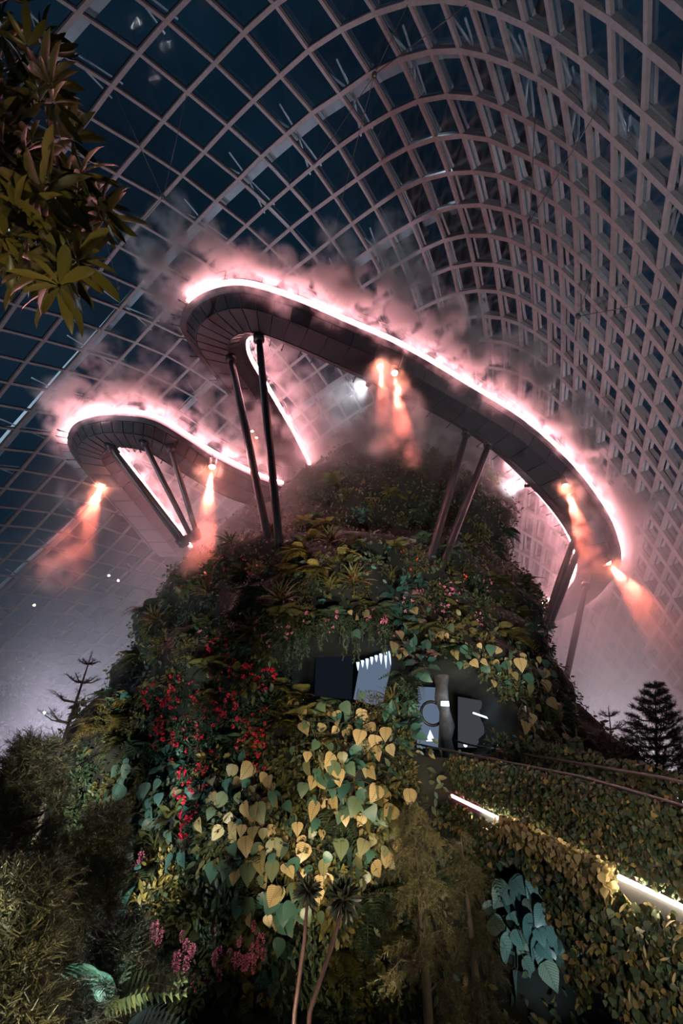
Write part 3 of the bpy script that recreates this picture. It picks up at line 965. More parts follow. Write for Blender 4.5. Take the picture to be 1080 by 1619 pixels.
def haze_density(ng, gi):
    N, L = ng.nodes, ng.links
    pos = N.new('GeometryNodeInputPosition')
    acc = None
    for x, y, z, rx, ry, rz, d in HAZE:
        s = N.new('ShaderNodeVectorMath'); s.operation = 'SUBTRACT'; s.inputs[1].default_value = (x, y, z + EYE); L.new(pos.outputs[0], s.inputs[0])
        m = N.new('ShaderNodeVectorMath'); m.operation = 'DIVIDE'; m.inputs[1].default_value = (rx, ry, rz); L.new(s.outputs[0], m.inputs[0])
        ln = N.new('ShaderNodeVectorMath'); ln.operation = 'LENGTH'; L.new(m.outputs[0], ln.inputs[0])
        f = math_n(ng, 'SUBTRACT', 1.0, ln.outputs['Value']); f = math_n(ng, 'MAXIMUM', f.outputs[0], 0.0)
        f = math_n(ng, 'POWER', f.outputs[0], .8); f = math_n(ng, 'MULTIPLY', f.outputs[0], d)
        acc = f if acc is None else math_n(ng, 'ADD', acc.outputs[0], f.outputs[0])
    nz = N.new('ShaderNodeTexNoise'); nz.inputs['Scale'].default_value = .16; nz.inputs['Detail'].default_value = 3
    L.new(pos.outputs[0], nz.inputs['Vector'])
    mr = N.new('ShaderNodeMapRange'); mr.inputs['From Min'].default_value = .32; mr.inputs['From Max'].default_value = .68; mr.inputs['To Min'].default_value = .3; mr.inputs['To Max'].default_value = 1.9
    L.new(nz.outputs['Fac'], mr.inputs['Value'])
    return math_n(ng, 'MULTIPLY', acc.outputs[0], mr.outputs[0])


haze_mat = vol_mat('haze_volume', (.86, .84, .88), 1.0, .25)
hz = MB(); hz.sphere((0, 40, 12), 1.0, 8, 6)
hazeo = link('cloud_haze', hz.mesh('cloud_haze'))
tag(hazeo, 'soft grey and pink haze hanging round the peak and both flanks of the mountain', 'haze', None, 'stuff')
md = hazeo.modifiers.new('haze', 'NODES')
md.node_group = volume_tree('cloud_haze', (-34, 13, .2), (38, 76, 34), 1.0, haze_mat, haze_density)

# ------------------------------------------------------------------ leaf shapes (all quads, base at origin, tip +Y, face +Z) and fast foliage meshes
def strip_leaf(rows):
    """rows: (y, half width, z of the midrib, z of the edges)"""
    v, uv, f = [], [], []
    y1 = rows[-1][0]; w1 = max(r[1] for r in rows)
    for y, w, zm, ze in rows:
        v += [(-w, y, ze), (0, y, zm), (w, y, ze)]
        uv += [(-w / w1, y / y1), (0, y / y1), (w / w1, y / y1)]
    for i in range(len(rows) - 1):
        a = 3 * i
        f += [(a, a + 1, a + 4, a + 3), (a + 1, a + 2, a + 5, a + 4)]
    return np.array(v), np.array(f), np.array(uv)


OVATE = strip_leaf([(0, .02, 0, 0), (.3, .22, .0, .05), (.65, .2, -.02, .03), (1, .01, -.12, -.12)])
BROAD = strip_leaf([(0, .02, 0, 0), (.12, .2, 0, .03), (.35, .31, .02, .08), (.65, .26, 0, .05), (.87, .11, -.07, -.05), (1, .008, -.15, -.15)])
LANCE = strip_leaf([(0, .02, 0, 0), (.25, .09, .03, .06), (.6, .115, .02, .05), (.85, .07, -.03, -.01), (1, .008, -.1, -.1)])
HEART = strip_leaf([(-.18, .22, .0, .04), (-.08, .43, .01, .09), (.12, .53, .03, .12), (.35, .48, .03, .10), (.6, .32, -.01, .04), (.82, .14, -.08, -.06), (1, .006, -.14, -.14)])
STRAP = strip_leaf([(0, .04, 0, .02), (.3, .045, .1, .115), (.6, .038, .13, .14), (.85, .022, .06, .065), (1, .003, -.03, -.03)])
PETAL = strip_leaf([(0, .1, 0, 0), (.5, .38, .05, .12), (1, .2, .0, .05)])
SCALE = strip_leaf([(0, .05, 0, 0), (.5, .12, .02, .03), (1, .01, 0, 0)])


def fern_leaf(n=16):
    v, uv, f = [], [], []
    def q(a, b, c, d):
        k = len(v); v.extend([a, b, c, d]); uv.extend([(0, 0)] * 4); f.append((k, k + 1, k + 2, k + 3))
    def rach(t): return np.array([0, t * .92, .42 * t - .85 * t ** 2.2])
    for i in range(n):
        t = (i + 1) / (n + .5); p = rach(t)
        ln = .30 * math.sin(math.pi * min(1, t * .9 + .1)) ** .7 + .02
        for s in (-1, 1):
            a = p + np.array([0, -.016, 0]); b = p + np.array([0, .022, 0])
            tip = p + np.array([s * ln, .1 * ln + .03, -.25 * ln])
            mid = p + np.array([s * ln * .5, .02 * ln, .03 * ln])
            q(a, mid + np.array([0, -.026, 0]), mid + np.array([0, .03, 0]), b)
            q(mid + np.array([0, -.026, 0]), tip + np.array([0, -.003, 0]), tip + np.array([0, .003, 0]), mid + np.array([0, .03, 0]))
    for i in range(n):
        a, b = rach(i / n), rach((i + 1) / n)
        q(a + [-.008, 0, 0], a + [.008, 0, 0], b + [.006, 0, 0], b + [-.006, 0, 0])
    return np.array(v), np.array(f), np.array(uv)


FERN = fern_leaf()


def unit(a):
    a = np.asarray(a, float)
    return a / (np.linalg.norm(a, axis=-1, keepdims=True) + 1e-9)


class Foliage:
    def __init__(s):
        s.V, s.F, s.U, s.Mi, s.n = [], [], [], [], 0

    def add(s, leaf, pos, ydir, zdir, size, mi=0):
        pos = np.atleast_2d(pos).astype(float); n = len(pos)
        Y = unit(np.broadcast_to(ydir, (n, 3))); Z0 = np.broadcast_to(zdir, (n, 3))
        X = unit(np.cross(Y, Z0)); Z = np.cross(X, Y)
        tv, tf, tu = leaf
        sz = np.broadcast_to(size, (n,))[:, None, None]
        V = (tv[None, :, 0:1] * X[:, None] + tv[None, :, 1:2] * Y[:, None] + tv[None, :, 2:3] * Z[:, None]) * sz + pos[:, None]
        k = len(tv)
        s.F.append((tf[None] + (np.arange(n) * k)[:, None, None]).reshape(-1, 4) + s.n)
        s.V.append(V.reshape(-1, 3)); s.U.append(np.tile(tu, (n, 1))); s.Mi.append(np.full(n * len(tf), mi)); s.n += n * k

    def mesh(s, name, mats):
        me = bpy.data.meshes.new(name)
        V = np.concatenate(s.V); Fq = np.concatenate(s.F); U = np.concatenate(s.U)
        me.vertices.add(len(V)); me.vertices.foreach_set('co', V.astype(np.float32).ravel())
        me.loops.add(Fq.size); me.loops.foreach_set('vertex_index', Fq.astype(np.int32).ravel())
        me.polygons.add(len(Fq))
        me.polygons.foreach_set('loop_start', np.arange(0, Fq.size, 4, dtype=np.int32))
        me.polygons.foreach_set('material_index', np.concatenate(s.Mi).astype(np.int32))
        me.update(calc_edges=True)
        me.polygons.foreach_set('use_smooth', np.ones(len(Fq), dtype=bool))
        uvl = me.uv_layers.new(name='UVMap'); uvl.data.foreach_set('uv', U[Fq.ravel()].astype(np.float32).ravel())
        for m in (mats if isinstance(mats, (list, tuple)) else [mats]): me.materials.append(m)
        me.validate()
        return me


M['leaf_dark'] = mat_leaf('dark_green_leaf', [(.016, .038, .026), (.034, .066, .038), (.075, .092, .042)])
M['leaf_olive'] = mat_leaf('olive_leaf', [(.03, .04, .015), (.075, .075, .024), (.14, .115, .036)])
M['leaf_gold'] = mat_leaf('yellow_leaf', [(.11, .10, .03), (.24, .18, .05), (.36, .26, .09)])
M['leaf_teal'] = mat_leaf('blue_green_leaf', [(.012, .05, .045), (.03, .095, .08), (.06, .15, .11)])
M['leaf_heart'] = mat_leaf('heart_leaf', [(.02, .095, .085), (.035, .12, .10), (.09, .14, .08), (.30, .23, .11), (.42, .32, .16), (.48, .38, .21)], .4, (.06, .06, .025), .92)
M['leaf_blue'] = mat_leaf('blue_green_veined_leaf', [(.035, .10, .10), (.08, .16, .15), (.15, .19, .13)], .35, (.02, .05, .05), .9)
M['leaf_conifer'] = mat_leaf('conifer_needles', [(.016, .022, .013), (.045, .046, .02), (.12, .098, .036)])
M['leaf_black'] = mat_leaf('dark_needles', [(.006, .010, .010), (.012, .018, .014), (.024, .026, .016)])
M['leaf_hedge'] = mat_leaf('creeper_leaf', [(.022, .03, .013), (.06, .058, .022), (.17, .13, .055)], .5, None, 0.0)
M['leaf_fringe'] = mat_leaf('pale_creeper_leaf', [(.26, .22, .10), (.42, .35, .18), (.55, .47, .28)], .5, None, 0.0, .5)  # paler, half translucent creeper leaf
M['leaf_red'] = mat_leaf('red_leaf', [(.16, .03, .03), (.3, .05, .04)])
M['flower_red'] = mat_leaf('crimson_petal', [(.55, .012, .05), (.8, .02, .07)], .5)
M['flower_pink'] = mat_leaf('pink_petal', [(.62, .14, .27), (.85, .28, .42)], .5)
M['flower_orange'] = mat_leaf('orange_petal', [(.8, .08, .03), (.9, .16, .05)], .5)
M['flower_white'] = mat_leaf('pale_petal', [(.5, .42, .38), (.65, .5, .45)], .5)


# plant bodies in a wall frame: z up, the viewer's side is -y, the root at the origin
def rnd(r, *sh): return r.normal(0, 1, sh)


def shrub_fol(seed, n, size, rad, leaf=OVATE, mi=0, fo=None, squash=1.0):
    r = np.random.default_rng(seed)
    fo = fo or Foliage()
    d = unit(rnd(r, n, 3)); d[:, 1] = -np.abs(d[:, 1]) + .15
    lump = 1 + .3 * np.sin(d[:, :1] * 5 + seed) * np.cos(d[:, 2:3] * 6 + seed * 2)
    pos = d * rad * lump * (r.uniform(.45, 1.0, (n, 1)) ** .6) * [1, .75, squash]
    y = unit(d + rnd(r, n, 3) * .45 + [0, -.15, -.15]); z = unit(rnd(r, n, 3) * .4 + [0, -.5, .8])
    fo.add(leaf, pos, y, z, size * r.uniform(.6, 1.25, n), mi)
    return fo


def fern_fol(seed, n, size, leaf=FERN, drop=.0):
    r = np.random.default_rng(seed); fo = Foliage()
    a = np.linspace(-1.45, 1.45, n) + rnd(r, n) * .15
    el = r.uniform(-.5, .9, n) - drop
    y = np.stack([np.sin(a) * np.cos(el), -np.cos(a) * np.cos(el), np.sin(el)], 1)
    z = unit(np.stack([np.zeros(n), np.zeros(n), np.ones(n)], 1) + rnd(r, n, 3) * .15)
    fo.add(leaf, rnd(r, n, 3) * .03, y, z, size * r.uniform(.65, 1.15, n))
    return fo


def rosette_fol(seed, n, size, leaf=STRAP):
    r = np.random.default_rng(seed); fo = Foliage()
    a = np.arange(n) * 2.4; el = np.linspace(.15, 1.35, n)
    ax = unit(np.array([0, -.8, .45])); u = np.array([1.0, 0, 0]); w = np.cross(ax, u)
    y = (np.cos(a)[:, None] * u + np.sin(a)[:, None] * w) * np.cos(el)[:, None] + ax * np.sin(el)[:, None]
    fo.add(leaf, y * .03, y, np.broadcast_to(ax, (n, 3)) + .01, size * r.uniform(.8, 1.1, n))
    return fo


def vine_fol(seed, strands, length, size, leaf=OVATE):
    r = np.random.default_rng(seed); fo = Foliage()
    for k in range(strands):
        x = r.uniform(-.35, .35); ln = length * r.uniform(.5, 1.1); n = int(ln / (size * .38))
        t = np.arange(n) / n
        pos = np.stack([x + .07 * np.sin(t * 7 + k), -.18 * np.sin(np.minimum(1, t * 3) * 1.57) + rnd(r, n) * .03 - .05, -t * ln], 1)
        y = unit(rnd(r, n, 3) * .5 + [0, -.35, -.8]); z = unit(rnd(r, n, 3) * .3 + [0, -1, .3])
        fo.add(leaf, pos, y, z, size * r.uniform(.7, 1.2, n))
    return fo


def ball_flower(seed, n=14, size=.07, leaf=PETAL, mat='flower_red', rad=.03):
    r = np.random.default_rng(seed); fo = Foliage()
    d = unit(rnd(r, n, 3)); fo.add(leaf, d * rad, d, unit(rnd(r, n, 3)), size)
    return fo.mesh('flower', M[mat])


def cluster_flower(seed, mat='flower_pink'):
    """hanging raceme: beads of petals down a thin stalk"""
    r = np.random.default_rng(seed); fo = Foliage()
    n = 150; t = r.uniform(0, 1, n)
    rad = .11 * np.sin(np.pi * (t * .85 + .12)) * np.sqrt(r.random(n))
    a = r.uniform(0, math.tau, n)
    pos = np.stack([np.cos(a) * rad, np.sin(a) * rad, -.12 - t * .42], 1)
    fo.add(PETAL, pos, unit(np.stack([np.cos(a), np.sin(a), rnd(r, n) * .5 - .3], 1)), unit(rnd(r, n, 3)), .05)
    return fo.mesh('flower_cluster', M[mat])


# zones of the mountain by what stands near
def zone(px, py):
    if py < 830:
        return 'on the misty peak left of the twin red spotlights' if px < 590 else ('on the misty peak right below the long walkway' if px < 720 else 'on the misty right shoulder behind the right column pair')
    if py < 935:
        if px < 380: return 'by the feet of the four thin left columns'
        if px < 480: return 'round the feet of the tall column pair'
        if px < 640: return 'on the ledge between the tall columns and the right column pair'
        if px < 760: return 'round the feet of the right column pair'
        return 'on the right slope behind the right column pair'
    if py < 1065:
        if px < 290: return 'along the upper left outline of the mountain'
        if px < 400: return 'on the slope below the four thin left columns'
        if px < 480: return 'on the slope below the tall column pair'
        if px < 640: return 'hanging over the icy left cave'
        if px < 790: return 'hanging over the right cave'
        return 'on the right outline of the mountain above the bridge'
    if py < 1210:
        if px < 200: return 'on the lower left outline behind the dark pine'
        if px < 330: return 'among the crimson flowers on the left'
        if px < 475: return 'left of the icy left cave'
        if px < 655: return 'just below the icy left cave'
        if px < 790: return 'beside the mouth of the right cave'
        return 'on the right outline close above the bridge hedge'
    if py < 1360:
        if px < 200: return 'behind the left conifers at mid height'
        if px < 340: return 'left of the golden heart-leaved creepers'
        if px < 500: return 'among the golden heart-leaved creepers'
        if px < 640: return 'left of the upper end of the glowing bridge edge'
        return 'under the upper end of the glowing bridge edge'
    if px < 200: return 'low down behind the left conifers'
    if px < 340: return 'low on the left beside the hanging pink racemes'
    if px < 480: return 'low on the front below the golden creepers'
    if px < 640: return 'low on the front between the thin canes and the weeping conifer'
    return 'low down under the bridge creepers'


COUNT = {}


def set_plant(o, px, py, h, kind_label, cat, scale=1.0, out=.05, unique=None):
    p, n = h
    az = math.atan2(n[0], -n[1])
    az = max(-1.25, min(1.25, az))
    o.location = p + n * out
    o.rotation_euler = (0, 0, az + random.uniform(-.35, .35)) if True else None
    o.scale = (scale,) * 3
    if unique:
        tag(o, unique, cat)
    else:
        lab = ' '.join((kind_label + ' ' + zone(px, py)).split()[:16])
        tag(o, lab, cat, kind_label + 's ' + zone(px, py))
    return o


MESH = {}
def variants(key, n, fn):
    if key not in MESH: MESH[key] = [fn(k) for k in range(n)]
    return random.choice(MESH[key])


def simple(name, key, n, fn, px, py, label, cat, sc=1.0, out=.05, unique=None):
    h = hit(px, py)
    if h is None or in_cave(h[0], 1.0): return None
    o = link(name, variants(key, n, fn))
    return set_plant(o, px, py, h, label, cat, sc, out, unique)


KINDS = {
 'dark_shrub': ('leafy_shrub', 4, lambda k: shrub_fol(10 + k, 230, .17, .55).mesh('leafy_shrub', M['leaf_dark']), 'dark green small-leaved shrub', 'shrub'),
 'olive_shrub': ('leafy_shrub', 4, lambda k: shrub_fol(20 + k, 230, .17, .55).mesh('leafy_shrub', M['leaf_olive']), 'olive small-leaved shrub', 'shrub'),
 'fine_shrub': ('leafy_shrub', 3, lambda k: shrub_fol(30 + k, 420, .10, .5).mesh('leafy_shrub', M['leaf_olive']), 'fine-leaved olive shrub', 'shrub'),
 'gold_shrub': ('leafy_shrub', 3, lambda k: shrub_fol(40 + k, 120, .24, .5).mesh('leafy_shrub', M['leaf_gold']), 'yellow-leaved shrub', 'shrub'),
 'fern': ('fern', 4, lambda k: fern_fol(50 + k, 13, .95).mesh('fern', M['leaf_olive']), 'olive arching fern', 'fern'),
 'dark_fern': ('fern', 4, lambda k: fern_fol(60 + k, 13, .9, drop=.2).mesh('fern', M['leaf_dark']), 'dark arching fern', 'fern'),
 'gold_fern': ('fern', 3, lambda k: fern_fol(70 + k, 17, .85, drop=.2).mesh('fern', M['leaf_gold']), 'yellowish drooping fern', 'fern'),
 'broad': ('broad_leaved_plant', 4, lambda k: shrub_fol(80 + k, 34, .42, .45, BROAD).mesh('broad_leaved_plant', M['leaf_teal']), 'blue-green broad-leaved plant', 'plant'),
 'broad_olive': ('broad_leaved_plant', 4, lambda k: shrub_fol(90 + k, 34, .40, .45, BROAD).mesh('broad_leaved_plant', M['leaf_olive']), 'olive broad-leaved plant', 'plant'),
 'vine': ('trailing_vine', 4, lambda k: vine_fol(100 + k, 9, 1.5, .13).mesh('trailing_vine', M['leaf_dark']), 'dark trailing vine', 'vine'),
 'vine_olive': ('trailing_vine', 4, lambda k: vine_fol(110 + k, 9, 1.4, .14).mesh('trailing_vine', M['leaf_olive']), 'olive trailing vine', 'vine'),
 'grass': ('grass_tuft', 3, lambda k: fern_fol(120 + k, 46, .75, STRAP, .1).mesh('grass_tuft', M['leaf_olive']), 'arching grass tuft', 'grass'),
}


def plant(kind, px, py, sc=1.0, out=.05, unique=None):
    nm, n, fn, lab, cat = KINDS[kind]
    return simple(nm, kind, n, fn, px, py, lab, cat, sc, out, unique)


# flowering shrubs: foliage and single blossoms as parts
def flowering(px, py, mat, label, nfl=11, sc=1.0, fol='leaf_dark', unique=None, spread=.5):
    h = hit(px, py)
    if h is None or in_cave(h[0], 1.0): return
    root = bpy.data.objects.new('flowering_shrub', None); scene.collection.objects.link(root); root.empty_display_size = .2
    me = variants('ff' + fol, 3, lambda k: shrub_fol(200 + k, 330, .095, .5).mesh('foliage', M[fol]))
    link('foliage', me, root)
    fl = 'fl' + mat
    for k in range(nfl):
        f = link('blossom', variants(fl, 3, lambda q: ball_flower(q, 14, .085, PETAL, mat, .03)), root)
        d = unit(np.array([random.gauss(0, 1), -abs(random.gauss(0, 1)) - .5, random.gauss(0, 1)]))
        f.location = d * spread * np.array([1.15, .9, 1.05]) * random.uniform(.9, 1.15)
        f.rotation_euler = (random.random() * 6, random.random() * 6, 0); s = random.uniform(.35, .8); f.scale = (s, s, s)
    set_plant(root, px, py, h, label, 'flowering shrub', sc, .05, unique)


def heart_creeper(px, py, mat, label, n=9, sc=1.0, unique=None, size=.36):
    h = hit(px, py)
    if h is None or in_cave(h[0], 1.0): return
    root = bpy.data.objects.new('heart_leaved_creeper', None); scene.collection.objects.link(root); root.empty_display_size = .2
    st = MB()
    for k in range(n):
        a = math.tau * k / n + random.uniform(-.4, .4); rr = random.uniform(.1, .72)
        p = Vector((math.cos(a) * rr * 1.1, -.18 - random.uniform(0, .3), math.sin(a) * rr))
        st.tube([(0, 0, p.z * .3 + .05), (p.x * .5, p.y * .8, p.z + .14), p], .012, 4, cap=False)
        me = variants('heart' + mat, 4, lambda q: heart_mesh(q, mat))
        lf = link('leaf', me, root)
        lf.location = p
        lf.rotation_euler = (random.uniform(-.3, .5), random.uniform(-.7, .7), random.uniform(-.7, .7))
        s = size * random.uniform(.6, 1.3); lf.scale = (s, s, s)
    st.build('stems', M['bark'], root)
    set_plant(root, px, py, h, label, 'creeper', sc, .12, unique)


def heart_mesh(q, mat):
    fo = Foliage(); r = np.random.default_rng(q)
    fo.add(HEART, [(0, 0, 0)], [(r.normal(0, .05), -.35, -1)], [(0, -1, .45)], 1.0)
    me = fo.mesh('leaf', M[mat])
    return me


def raceme_plant(px, py, label, unique=None, sc=1.0, n=4):
    h = hit(px, py)
    if h is None: return
    root = bpy.data.objects.new('raceme_plant', None); scene.collection.objects.link(root); root.empty_display_size = .2
    link('foliage', variants('racf', 2, lambda k: shrub_fol(260 + k, 40, .38, .45, BROAD).mesh('foliage', M['leaf_olive'])), root)
    for k in range(n):
        f = link('flower_cluster', variants('rac', 3, lambda q: cluster_flower(q)), root)
        f.location = (random.uniform(-.75, .75), -.45 - random.uniform(0, .2), random.uniform(-.45, .1))
        s = random.uniform(.5, 1.0); f.scale = (s, s, s)
    set_plant(root, px, py, h, label, 'flowering plant', sc, .1, unique)


def bromeliad(px, py, label, mat='leaf_olive', sc=1.0):
    h = hit(px, py)
    if h is None: return
    root = bpy.data.objects.new('bromeliad', None); scene.collection.objects.link(root); root.empty_display_size = .2
    link('rosette', variants('brom' + mat, 2, lambda k: rosette_fol(300 + k, 30, .85).mesh('rosette', M[mat])), root)
    fo = Foliage(); fo.add(LANCE, np.zeros((7, 3)) + [0, -.1, .06], unit(rnd(np.random.default_rng(5), 7, 3) * .4 + [0, -.8, .5]), [(0, 0, 1)] * 7, .34)
    link('flower_spike', fo.mesh('flower_spike', M['leaf_red']), root)
    set_plant(root, px, py, h, label, 'bromeliad', sc, .12, label)

# ------------------------------------------------------------------ planting: what the photo picks out, by kind
for px, py in ((345,1262),(376,1243),(408,1228),(365,1300),(410,1288),(436,1262),(443,1308),(398,1338),(440,1368),(472,1346),(386,1372),(452,1430),(418,1402),(478,1392)):
    heart_creeper(px, py, 'leaf_heart', 'golden and teal heart-leaved creeper', 10)
for px, py in ((500,1182),(532,1150),(541,1202),(512,1226),(562,1138),(563,1232),(592,1182),(586,1290),(604,1250),(573,1318),(503,1132),(528,1268),(556,1362),(612,1306)):
    heart_creeper(px, py, 'leaf_heart', 'pale golden heart-leaved creeper', 8, .95)
for px, py in ((800,1052),(832,1090),(852,1130),(874,1162),(815,1140),(790,1098),(770,1052),(845,1060),(890,1190)):
    heart_creeper(px, py, 'leaf_heart', 'brownish gold heart-leaved creeper', 8, .95)
for px, py in ((630,1030),(695,1010),(735,1040),(560,990),(660,985)):
    heart_creeper(px, py, 'leaf_heart', 'shaded heart-leaved creeper', 7, .8)
for px, py in ((215,1215),(190,1310),(245,1305),(210,1375),(255,1260),(205,1240),(285,1330)):
    heart_creeper(px, py, 'leaf_blue', 'teal large-leaved creeper', 6, .95)
for px, py in ((250,1100),(290,1085),(332,1110),(362,1104),(402,1180),(412,1202),(316,1270),(300,1242),(352,1060),(270,1130),(302,1152),(350,1030),(400,1062),(432,1082),(285,1195),(335,1150),(375,1130),(312,1300),(420,1150),(330,1215),(262,1165)):
    flowering(px, py, 'flower_red', 'dark small-leaved shrub dotted with crimson flowers', 18)
for px, py in ((384,900),(366,878),(350,905),(402,925)):
    flowering(px, py, 'flower_red', 'small-leaved shrub with crimson flowers', 8, .9)
for px, py in ((478,990),(440,1010),(455,1050),(420,990),(520,985),(380,1000),(360,985),(330,1010)):
    flowering(px, py, 'flower_pink', 'dark shrub with scattered pink flowers', 7, .9)
for px, py in ((600,992),(622,1018),(590,978),(652,942),(700,932),(712,946),(762,926),(640,962),(690,965),(745,985)):
    flowering(px, py, 'flower_pink', 'dark shrub with clusters of rose-pink flowers', 10, .9)
for px, py, u in ((662,822,'misty shrub with pink flowers standing on the peak above the right column pair'),(644,886,'shrub bearing bright orange-red flowers left of the right column pair feet'),(722,918,'shrub with orange-red flowers right at the feet of the right column pair')):
    flowering(px, py, 'flower_pink' if py < 850 else 'flower_orange', '', 7, .9, unique=u)
for px, py in ((300,1442),(322,1468),(342,1482),(402,1466),(396,1436),(368,1480)):
    raceme_plant(px, py, 'broad-leaved plant with hanging pink racemes')
for px, py in ((215,1292),(236,1342),(192,1268)):
    raceme_plant(px, py, 'plant with small hanging pink racemes', n=3, sc=.85)
for px, py, lab in ((405,1000,'large spiky grey-green bromeliad on the slope right below the tall column pair'),(336,942,'spiky bromeliad with reddish heart below the four thin left columns'),(252,985,'dark reddish bromeliad on the upper left outline of the mountain'),(524,862,'dark spiky bromeliad on the ledge right of the tall column pair'),(446,955,'dull spiky bromeliad below the feet of the tall column pair'),(560,925,'dim spiky bromeliad on the ledge above the icy left cave')):
    bromeliad(px, py, lab, 'leaf_olive', 1.05)
for px, py in ((490,850),(470,880),(512,832),(540,882),(460,905),(500,905),(480,830)):
    plant('gold_fern', px, py, 1.1)
for px, py in ((175,1120),(205,1110),(190,1140),(150,1150)):
    plant('gold_fern', px, py, 1.0)
for px, py in ((505,1075),(470,1110),(490,1140),(455,1150),(555,1085)):
    plant('fern', px, py, 1.1)
for px, py in ((255,1420),(245,1385),(265,1400),(230,1440)):
    plant('gold_shrub', px, py, 1.0)
for px, py in ((270,1370),(285,1400)):
    plant('gold_shrub', px, py, .8)

for px, py in ((478,994),(508,986),(540,981),(572,984),(606,994),(655,1072),(682,1062),(714,1057),(748,1060),(782,1074)):
    plant('vine', px, py, .7, .3)
for px, py in ((640,1105),(636,1150),(628,1080)):
    plant('dark_shrub', px, py, .9)

# ... and the mixed planting between
def outline(py):
    """left and right edge of the planting at a height of the picture"""
    L = np.interp(py, [640, 700, 780, 830, 880, 960, 1060, 1150, 1230, 1620], [600, 520, 460, 330, 285, 225, 180, 110, 20, 0])
    Rr = np.interp(py, [640, 700, 780, 850, 960, 1060, 1180, 1240, 1400, 1620], [740, 770, 800, 830, 865, 905, 945, 800, 760, 760])
    return L, Rr

pts_used = []
def free(px, py, d):
    for a, b in pts_used:
        if abs(a - px) < d and abs(b - py) < d and (a - px) ** 2 + (b - py) ** 2 < d * d: return False
    return True

gr = random.Random(5)
ntry = 0
while ntry < 9000:
    ntry += 1
    py = gr.uniform(640, 1625)
    l, r_ = outline(py)
    px = gr.uniform(l, r_)
    d = 27 if py < 830 else (29 if py < 1000 else (32 if py < 1250 else 38))
    if not free(px, py, d): continue
    if px < 120 and py > 1330: continue
    if px > 640 and py > 1380: continue
    if 640 < px < 760 and 1140 < py < 1350: continue
    w = {'dark_shrub': 20, 'olive_shrub': 14, 'fine_shrub': 9, 'gold_shrub': 2, 'fern': 8, 'dark_fern': 9, 'broad': 6, 'broad_olive': 7, 'vine': 7, 'vine_olive': 5, 'grass': 5}
    if py > 1300: w.update(vine=14, dark_fern=16, fern=9, gold_shrub=2, grass=9)
    if px < 330 and 1150 < py < 1400: w.update(broad=22)
    if py < 950: w.update(dark_shrub=26, gold_shrub=2, broad=3)
    k = gr.choices(list(w), list(w.values()))[0]
    o = plant(k, px, py, gr.uniform(.75, 1.2) * (1.1 if py > 1250 else 1))
    if o is not None: pts_used.append((px, py))

# low carpet of small creeping leaves over the whole face
cr = np.random.default_rng(3)
fo = Foliage(); P_, N_ = [], []
while len(P_) < 26000:
    z = cr.uniform(-7, 30.5); th = cr.uniform(-1.9, 1.9)
    if cr.random() > prof(z)[2] / 18: continue
    p = surf(th, z)
    if in_cave(p, 1.0): continue
    n = np.array([math.sin(th), -math.cos(th), .1])
    p = p + n * (mnoise.fractal(Vector(p) * .45, .9, 2.0, 4) * .35 + cr.uniform(0, .28)); P_.append(p); N_.append(n)
P_, N_ = np.array(P_), np.array(N_)
k = len(P_)
hue = cr.random(k)
for mi, (a, b) in enumerate(((0, .6), (.6, .92), (.92, 1))):
    s_ = (hue >= a) & (hue < b); q = s_.sum()
    fo.add(OVATE, P_[s_], unit(cr.normal(0, .6, (q, 3)) + [0, 0, -.6] + N_[s_] * .5), unit(N_[s_] + cr.normal(0, .35, (q, 3))), cr.uniform(.14, .3, q), mi)
tag(link('creeping_groundcover', fo.mesh('creeping_groundcover', [M['leaf_dark'], M['leaf_olive'], M['leaf_teal']])), 'low mat of small creeping leaves growing all over the mountain between the bigger plants', 'groundcover', None, 'stuff')

# ------------------------------------------------------------------ footbridge from the right cave, its lit edge and its creeper hedge
B0 = np.array([2.26, 17.5, .245 + EYE]); B1 = np.array([5.38, 9.5, -1.65 + EYE])
BD = B1 - B0
BH = np.array([BD[0], BD[1], 0]); BH /= np.linalg.norm(BH)
BR = np.array([-BH[1], BH[0], 0])
if BR[0] < 0: BR = -BR          # across the deck, away from the viewer
BO = -BR                        # outward, towards the viewer's left
def bp(s, out=0.0, up=0.0): return B0 + BD * s + BO * out + np.array([0, 0, up])

bridge = empty('footbridge', (0, 0, 0), 'sloping footbridge with a glowing lower edge leading down from the right cave', 'footbridge')
mb = MB(); rings = []
for s in np.linspace(-.28, 1.7, 24):
    rings.append([bp(s, 0, 0), bp(s, 0, -.75), bp(s, -.5, -.95), bp(s, -1.9, -.95), bp(s, -2.4, -.75), bp(s, -2.4, 0)])
mb.loft(rings, cap=True); mb.build('deck', M['deckside'], bridge, smooth=False)
mb = MB(); mb.tube([bp(s, .06, -.02) for s in np.linspace(0, .42, 12)], .04, 6); mb.build('led_strip', M['led_low'], bridge)
mb = MB(); mb.tube([bp(s, .06 + .2 * max(0, 1 - abs(s - .72) / .2), -.02) for s in np.linspace(.42, 1.6, 40)], .032, 6); tag(mb.build('led_strip', M['led_warm'], bridge), 'warm yellow end of the light strip')
for out, nm in ((-.05, 'handrail'), (-2.35, 'handrail')):
    mb = MB(); mb.tube([bp(s, out, .93 + .5 * max(0, min(1, s * 1.2))) for s in np.linspace(-.1, 1.65, 20)], .035, 6)
    mb.build(nm, M['rail'], bridge)
for s in np.linspace(.02, 1.5, 16):
    mb = MB(); mb.tube([bp(s, -.05, -.02), bp(s, -.05, .93 + .5 * max(0, min(1, s * 1.2)))], .028, 6); mb.build('railing_post', M['rail'], bridge)
for k, h_ in enumerate((.35, .65)):
    mb = MB(); mb.tube([bp(s, -.05, h_) for s in np.linspace(0, 1.6, 16)], .012, 4); mb.build('railing_wire', M['rail'], bridge)


